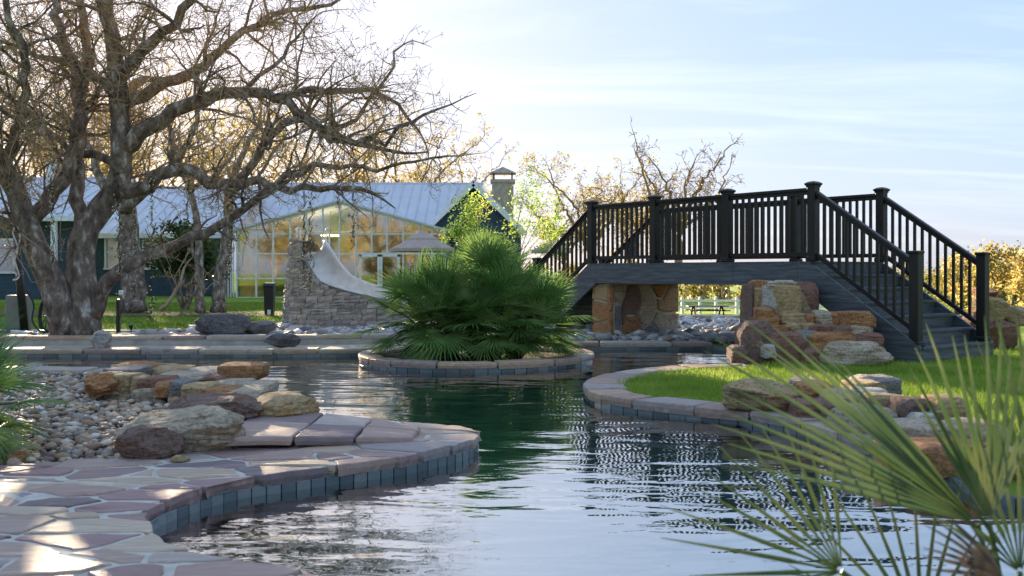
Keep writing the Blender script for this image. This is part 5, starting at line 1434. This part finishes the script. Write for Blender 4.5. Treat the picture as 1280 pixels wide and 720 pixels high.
for sx in (-1, 1):
    b = cpath[1]; hpath = [Vector((b.x + sx * .3, b.y + .15, b.z + .1)), Vector((b.x + sx * .3, b.y + .13, b.z + .5)), Vector((b.x + sx * .3, b.y + .2, b.z + .56)), Vector((b.x + sx * .3, b.y + .42, b.z + .56)), Vector((b.x + sx * .3, b.y + .5, b.z + .48)), Vector((b.x + sx * .3, b.y + .5, b.z - .1))]
    m = MB(); m.tube(catmull(hpath, .05), .018, 8); m.build('handrail', MAT['slide'], slide, smooth=True)
fpath = catmull([Vector(p) for p in ((-4.42, 20.6, 0), (-4.5, 19.9, 0), (-4.42, 19.3, 0), (-4.1, 18.85, 0), (-3.6, 18.62, 0), (-3.0, 18.55, 0), (-2.4, 18.55, 0), (-1.2, 18.6, 0))], .06)
prof_px = [(335, 297), (358, 298), (368, 303), (376, 317), (384, 333), (395, 349), (410, 359), (430, 367), (455, 374), (480, 381), (520, 392)]
def top_at(p):
    q = p.x / p.y * F + 640
    for (xa, ya), (xb, yb) in zip(prof_px, prof_px[1:]):
        if xa <= q <= xb: return HC + (HY - (ya + (yb - ya) * (q - xa) / (xb - xa))) * p.y / F
    return 1.68 if q < 358 else .1
FS = arclen(fpath)
led = []
for i in range(4):
    q = MB(); q.box((0, 0, 0), (1, 1, 1)); bmx = bmesh.new(); me = q.mesh('ledgestone'); bmx.from_mesh(me)
    bmesh.ops.subdivide_edges(bmx, edges=bmx.edges[:], cuts=1, use_grid_fill=True)
    rr = random.Random(i)
    for v in bmx.verts:
        v.co += Vector((rr.uniform(-.05, .05), rr.uniform(-.12, .12), rr.uniform(-.06, .06)))
        if abs(v.co.y) > .3 and (abs(v.co.x) > .4 or abs(v.co.z) > .4): v.co.y *= .7
    bmx.to_mesh(me); bmx.free(); me.materials.append(MAT['ledge']); led.append(me)
core = MB(); n = len(fpath)
ctr = [Vector((p.x, p.y, 0)) for p in offset_path(fpath, .05)]
bat = lambda p, z: Vector((p.x + .1 * z * (1 if p.x < -4.2 else 0), p.y, z))
for i, p in enumerate(ctr):
    tz = max(.06, top_at(fpath[i]) - .05); core.v.append((p.x, p.y, -.06)); a = bat(p, tz); core.v.append(tuple(a)); core.v.append((a.x + (.25 if i < 25 else .0), a.y + (.3 if i > 20 else .1), tz)); 
for i in range(n - 1): core.f += [(i * 3, i * 3 + 3, i * 3 + 4, i * 3 + 1), (i * 3 + 1, i * 3 + 4, i * 3 + 5, i * 3 + 2)]
core.build('tower_core', MAT['joint'], slide)
z = -.04; row_i = 0
while z < 1.7:
    hh = rng.uniform(.085, .14); s = rng.uniform(0, .1)
    while s < FS[-1] - .1:
        L = rng.uniform(.12, .32)
        p, d = at_s(fpath, FS, s + L / 2); tz = top_at(p)
        if z < tz - .02:
            h2 = min(hh, tz - z + .01)
            if h2 > .03:
                c = bat(p, z + h2 / 2)
                split = rng.random() < .22 and h2 > .1
                for (za, hb) in (((-h2 / 4, h2 / 2), (h2 / 4, h2 / 2)) if split else ((0, h2),)):
                    o = link_mesh('ledgestone', led[rng.randrange(4)], None, slide, (c.x, c.y, c.z + za))
                    o.scale = (L - .008, rng.uniform(.1, .14), hb - .008); o.rotation_euler.z = math.atan2(d.y, d.x)
        s += L
    z += hh
# black bin next to the tower
bn = thing('litter_bin', 'black lidded bin next to the slide tower', 'bin', G(337, 395, -.05))
b = G(337, 395, -.05); w_ = .13
m = MB(); m.hexa([b + Vector(v) for v in ((-w_ * .8, -w_ * .8, 0), (w_ * .8, -w_ * .8, 0), (w_ * .8, w_ * .8, 0), (-w_ * .8, w_ * .8, 0), (-w_, -w_, .74), (w_, -w_, .74), (w_, w_, .74), (-w_, w_, .74))]); m.build('body', MAT['plastic_dark'], bn, bevel=.02)
m = MB(); m.hexa([b + Vector(v) for v in ((-w_ - .02, -w_ - .02, .745), (w_ + .02, -w_ - .02, .745), (w_ + .02, w_ + .02, .745), (-w_ - .02, w_ + .02, .745), (-w_, -w_ * .7, .82), (w_, -w_ * .7, .82), (w_, w_, .84), (-w_, w_, .84))]); m.build('lid', MAT['plastic_dark'], bn, bevel=.01)
m = MB(); m.box(b + Vector((.02, -w_ - .01, .1)), (.08, .03, .12)); m.build('tag_plate', MAT['cable'], bn)

# ------------------------------------------------------------------ umbrellas, fence, table
def umbrella(label, cxp, rim_y, top_y, half, d, name='patio_umbrella'):
    x = hx(cxp, d); zr, zt_ = hz(rim_y, d), hz(top_y, d); g = gz(x, d); r = half * d / F
    root = thing(name, label, 'umbrella', (x, d, g))
    m = MB(); m.tube([Vector((x, d, g)), Vector((x, d, zt_ - .05))], .035, 8); m.build('pole', MAT['metal'], root)
    m = MB(); m.box((x, d, g + .06), (.7, .7, .1)); m.build('base', MAT['concrete'], root, bevel=.02)
    def tier(r0, z0, r1, z1, val, nm):
        m = MB(); n = 8
        rings = [(r0, z0 - val, .0), (r0, z0, 0), ((r0 + r1) / 2, (z0 + z1) / 2 - .05 * (z1 - z0), 0), (r1, z1, 0)]
        for rr, zz, _ in rings:
            for k in range(16):
                a = 2 * math.pi * k / 16; q = rr * (1 if k % 2 == 0 else .955); m.v.append((x + q * math.cos(a), d + q * math.sin(a), zz))
        for i in range(3):
            for k in range(16): m.f.append((i * 16 + k, i * 16 + (k + 1) % 16, i * 16 + 16 + (k + 1) % 16, i * 16 + 16 + k))
        m.build(nm, MAT['canvas'], root)
    h = zt_ - zr
    tier(r, zr + .12, r * .42, zr + h * .62, .14, 'canopy'); tier(r * .5, zr + h * .6, .06, zt_, .07, 'top_vent')
    for k in range(8):
        a = 2 * math.pi * k / 8; m = MB(); m.bar((x + .04 * math.cos(a), d + .04 * math.sin(a), zt_ - .12), (x + r * .97 * math.cos(a), d + r * .97 * math.sin(a), zr + .1), .02, .025); m.build('rib', MAT['metal'], root)
umbrella('two tier taupe patio umbrella by the glass doors', 528, 314, 288, 40, 44)
umbrella('pale patio umbrella showing beyond the left bridge stairs', 690, 316, 300, 26, 48)

fd = 62.0
fence = thing('white_rail_fence', 'white two rail ranch fence across the far lawn beyond the bridge', 'fence', (hx(895, fd), fd, -1.6))
zg = -1.56
fx = [hx(p, fd) for p in (700, 727, 752, 777, 802, 828, 853, 875, 895, 921, 946, 972, 998, 1024, 1050, 1080)]
zt_l = lambda x: -.62 - max(0, 0)
for x in fx:
    m = MB(); m.box((x, fd, zg + .5), (.16, .16, 1.02)); p_ = m.build('post', MAT['white'], fence)
    m = MB(); q = [Vector((x + a * .1, fd + b * .1, zg + 1.012)) for a, b in ((-1, -1), (1, -1), (1, 1), (-1, 1))] + [Vector((x, fd, zg + 1.1))]; m.add(q, [(3, 2, 1, 0), (0, 1, 4), (1, 2, 4), (2, 3, 4), (3, 0, 4)]); m.build('cap', MAT['white'], p_)
for i in range(len(fx) - 1):
    for zc in (.82, .42):
        m = MB(); m.box(((fx[i] + fx[i + 1]) / 2, fd, zg + zc), (fx[i + 1] - fx[i] - .17, .05, .15)); m.build('rail', MAT['white'], fence)
td = 57.0; tz = 1.05 - 53.5 * td / F; tx = hx(884, td)
table = thing('picnic_table', 'dark picnic table with benches on the far lawn', 'table', (tx, td, gz(tx, td)))
g0 = gz(tx, td); hh = hz(382.5, td) - g0
for k in range(5):
    m = MB(); m.box((tx, td - .36 + k * .18, g0 + hh), (2.3, .165, .05)); m.build('top_board', MAT['black'], table)
for sy in (-1, 1):
    m = MB(); m.box((tx, td + sy * .75, g0 + hh * .6), (2.3, .26, .05)); m.build('bench_board', MAT['black'], table)
for sx in (-.8, .8):
    for sy in (-1, 1):
        m = MB(); m.bar((tx + sx, td + sy * .75, g0 - .02), (tx + sx, td + sy * .2, g0 + hh - .03), .06, .1, Vector((1, 0, 0))); m.build('leg', MAT['black'], table)
    m = MB(); m.box((tx + sx + .05, td, g0 + hh * .57), (.05, 1.6, .1)); m.build('cross_bar', MAT['black'], table)

# ------------------------------------------------------------------ woods along the far side
r_w = random.Random(4)
m = MB(); wd = MB()
for i in range(150):
    x = r_w.uniform(-4, 90); y = 84 + r_w.uniform(0, 14) + max(0, x - 40) * .2
    h = r_w.uniform(3.0, 5.2)
    if x / y * F + 640 < 1150: h *= .72
    b = Vector((x, y, -1.6)); wd.tube([b, b + Vector((r_w.uniform(-.3, .3), 0, h * .6))], [.14, .06], 5)
    leaf_cloud(m, (x, y, -1.6 + h * .55), (1.7, 1.4, h * .5), 260, .17, r_w, 9)
tag(m.build('far_woods', MAT['wood_leaf']), 'tawny green belt of low woodland behind the white fence', 'woodland', kind='stuff')
tag(wd.build('far_trunks', MAT['twig']), 'dark trunks inside the far belt of woodland', 'woodland', kind='stuff')
for i, (pxx, d, top, sc, lb) in enumerate(((1222, 48, 300, 1, 'golden leafed tree just right of the far stair newel'), (1262, 44, 296, 1.1, 'tall yellow green tree at the right end of the woods'), (1300, 40, 300, 1, 'yellow leafed tree past the stone pier'), (1195, 60, 318, .8, 'low olive tree seen through the stair balusters'), (1240, 30, 352, .5, 'tawny shrub on the bank behind the stone pier'))):
    b = Vector((hx(pxx, d), d, gz(hx(pxx, d), d) - .05)); zt2 = hz(top, d); H = zt2 - b.z
    leafy('leafy_tree' if i < 4 else 'shrub', lb, b, H, [(b + Vector((-.12 * H, 0, H * .62)), (H * .34, H * .3, H * .34)), (b + Vector((.2 * H, .2, H * .5)), (H * .34, H * .3, H * .34)), (b + Vector((0, -.2, H * .3)), (H * .45, H * .3, H * .25))], 4200, .07 * sc + .02, 'wood_leaf' if i in (3, 4) else 'gold_leaf', 90 + i, stems=4, cat='tree' if i < 4 else 'shrub', clumps=16)

# ------------------------------------------------------------------ things round the front oak
def strand(px0, y0, y1, d, lb, seed, dense=38, amp=.02):
    r = random.Random(seed); a, b = P(px0, y0, d), P(px0 + r.uniform(-3, 3), y1, d)
    root = thing('light_string', lb, 'string lights', a)
    n = max(6, int((a - b).length / .06)); pts = [a.lerp(b, i / n) + Vector((r.gauss(0, amp), r.gauss(0, amp), 0)) for i in range(n + 1)]
    q = MB(); q.tube(pts, .006, 4); q.tube([p + Vector((.015, 0, .02)) for p in pts], .005, 3); q.build('wire', MAT['wire'], root)
    q = MB(); L = MB()
    for _ in range(int((a - b).length * dense)):
        p = pts[r.randrange(n)] + Vector((r.gauss(0, .022), r.gauss(0, .022), r.uniform(-.03, .03)))
        k = .011
        q.add([p + Vector(v) * k for v in ((1, 0, 0), (-1, 0, 0), (0, 1, 0), (0, -1, 0), (0, 0, 1.3), (0, 0, -1.3))], [(0, 2, 4), (2, 1, 4), (1, 3, 4), (3, 0, 4), (2, 0, 5), (1, 2, 5), (3, 1, 5), (0, 3, 5)])
        p2 = p + Vector((r.gauss(0, .02), r.gauss(0, .02), .02)); aa = Vector((r.gauss(0, 1), r.gauss(0, 1), r.gauss(0, 1))).normalized() * .02; bb = aa.orthogonal().normalized() * .01
        L.add([p2 - aa, p2 + bb, p2 + aa, p2 - bb], [(0, 1, 2, 3)])
    tag(q.build('bulbs', MAT['bulb'], root), kind='stuff'); tag(L.build('sockets', MAT['wire'], root), kind='stuff')
for i, (x, y0, y1, d, lb) in enumerate(((168, 262, 386, 26.0, 'light string wound down the thick dark oak trunk'), (189, 225, 402, 14.8, 'long light string hanging from the low right limb of the front oak'),
    (146, 245, 345, 14.7, 'light string hanging in the fork above the right limb of the front oak'), (290, 232, 350, 14.8, 'light string hanging in front of the leaning grey trunk'), (380, 222, 358, 14.6, 'light string dangling before the left edge of the slide tower'),
    (390, 222, 366, 14.5, 'light string dangling before the slide chute'), (441, 176, 312, 14.5, 'light string hanging in front of the hall doors'), (422, 236, 262, 14.6, 'short light string under the oak limb before the glass gable'), (66, 185, 330, 14.7, 'light string hanging between the two leaning oak trunks'), (268, 150, 262, 15.0, 'light string high under the curved oak limb'), (235, 160, 275, 15.1, 'light string hanging inside the oak crown over the evergreen'))):
    strand(x, y0, y1, d, lb, 300 + i)
pole = thing('leaning_pole', 'black leaning pole with white cable looped round it', 'pole', G(31, 416, -.05))
b0 = G(31, 416, -.05); b1 = P(19, 286, b0.y)
m = MB(); m.tube([b0, b0.lerp(b1, .5), b1], [.075, .07, .05], 10); m.build('post', MAT['plastic_dark'], pole, smooth=True)
cab = [P(21, 345, 14.5), P(17, 330, 14.4), P(22, 310, 14.45), P(16, 290, 14.4), P(21, 284, 14.4), P(25, 300, 14.4), P(18, 322, 14.4), P(24, 346, 14.5), P(16, 350, 14.45)]
m = MB(); m.tube(catmull(cab, .04), .012, 6); m.build('cable', MAT['cable'], pole, smooth=True)
bx = thing('utility_box', 'grey weathered utility box beside the leaning pole', 'box', G(18, 416, -.05))
b = G(18, 416, -.05) + Vector((0, .15, 0))
m = MB(); m.box(b + Vector((0, 0, .34)), (.36, .26, .68)); m.build('cabinet', MAT['plastic_grey'], bx, bevel=.02)
m = MB(); m.box(b + Vector((0, -.135, .36)), (.3, .012, .56)); m.build('door_panel', MAT['plastic_grey'], bx, bevel=.004)
hr = thing('hose_reel', 'black wheel shaped hose reel beside the left oak trunk', 'hose reel', G(62, 417, -.05))
b = G(62, 416, -.05) + Vector((0, -.1, .32))
for k in range(3):
    m = MB(); m.tube([b + Vector((.13 * math.cos(a), .04 * k - .04 + .03 * math.sin(a), (.31 - .02 * k) * math.sin(a))) for a in [i * math.pi / 14 for i in range(29)]], .014, 6); m.build('rim', MAT['plastic_dark'], hr, smooth=True)
for k in range(5):
    a = k * math.pi / 5; m = MB(); m.bar(b + Vector((.12 * math.cos(a), 0, .29 * math.sin(a))), b - Vector((.12 * math.cos(a), 0, .29 * math.sin(a))), .012, .012, Vector((0, 1, 0))); m.build('spoke', MAT['plastic_dark'], hr)
hs = [P(33, 362, 14.7), P(42, 380, 14.7), P(40, 400, 14.6), P(48, 412, 14.5), P(60, 415, 14.4)]
m = MB(); m.tube(catmull(hs, .05), .014, 6); m.build('hose', MAT['plastic_dark'], hr, smooth=True)
lp_ = thing('meter_post', 'short dark post with small white box on the lawn edge', 'post', G(148, 416, -.05))
b = G(148, 416, -.05); d = b.y
m = MB(); m.box(b + Vector((0, 0, .3)), (.06, .06, .62)); m.build('post', MAT['metal'], lp_)
m = MB(); m.bar(P(130, 368, d), P(146, 368, d), .03, .03); m.build('arm', MAT['metal'], lp_)
m = MB(); m.box(P(151, 366, d), (.07, .05, .09)); m.build('box', MAT['cable'], lp_, bevel=.01)
m = MB(); m.tube([P(152, 371, d - .02), P(155, 378, d - .02), P(152, 390, d - .02), P(149, 400, d - .02)], .008, 5); m.build('wire', MAT['wire'], lp_)
sl = thing('path_spotlight', 'small black spotlight on a stake by the lawn edge', 'light', G(164, 418, -.05))
b = G(164, 418, -.05)
m = MB(); m.tube([b, b + Vector((0, 0, .08))], .008, 5); m.build('stake', MAT['metal'], sl)
m = MB(); m.tube([b + Vector((0, 0, .08)), b + Vector((0, -.01, .14)), b + Vector((0, -.02, .17))], [.015, .035, .04], 8); m.build('head', MAT['metal'], sl)
stick = thing('cut_timber', 'pale length of cut timber lying at the foot of the pole', 'timber', G(28, 419, -.05))
m = MB(); a = G(16, 418, -.02); c = G(47, 421, -.02); a.z = c.z = 0.02; m.bar(a, c, .09, .07); m.build('plank', MAT['cable'], stick, bevel=.015)
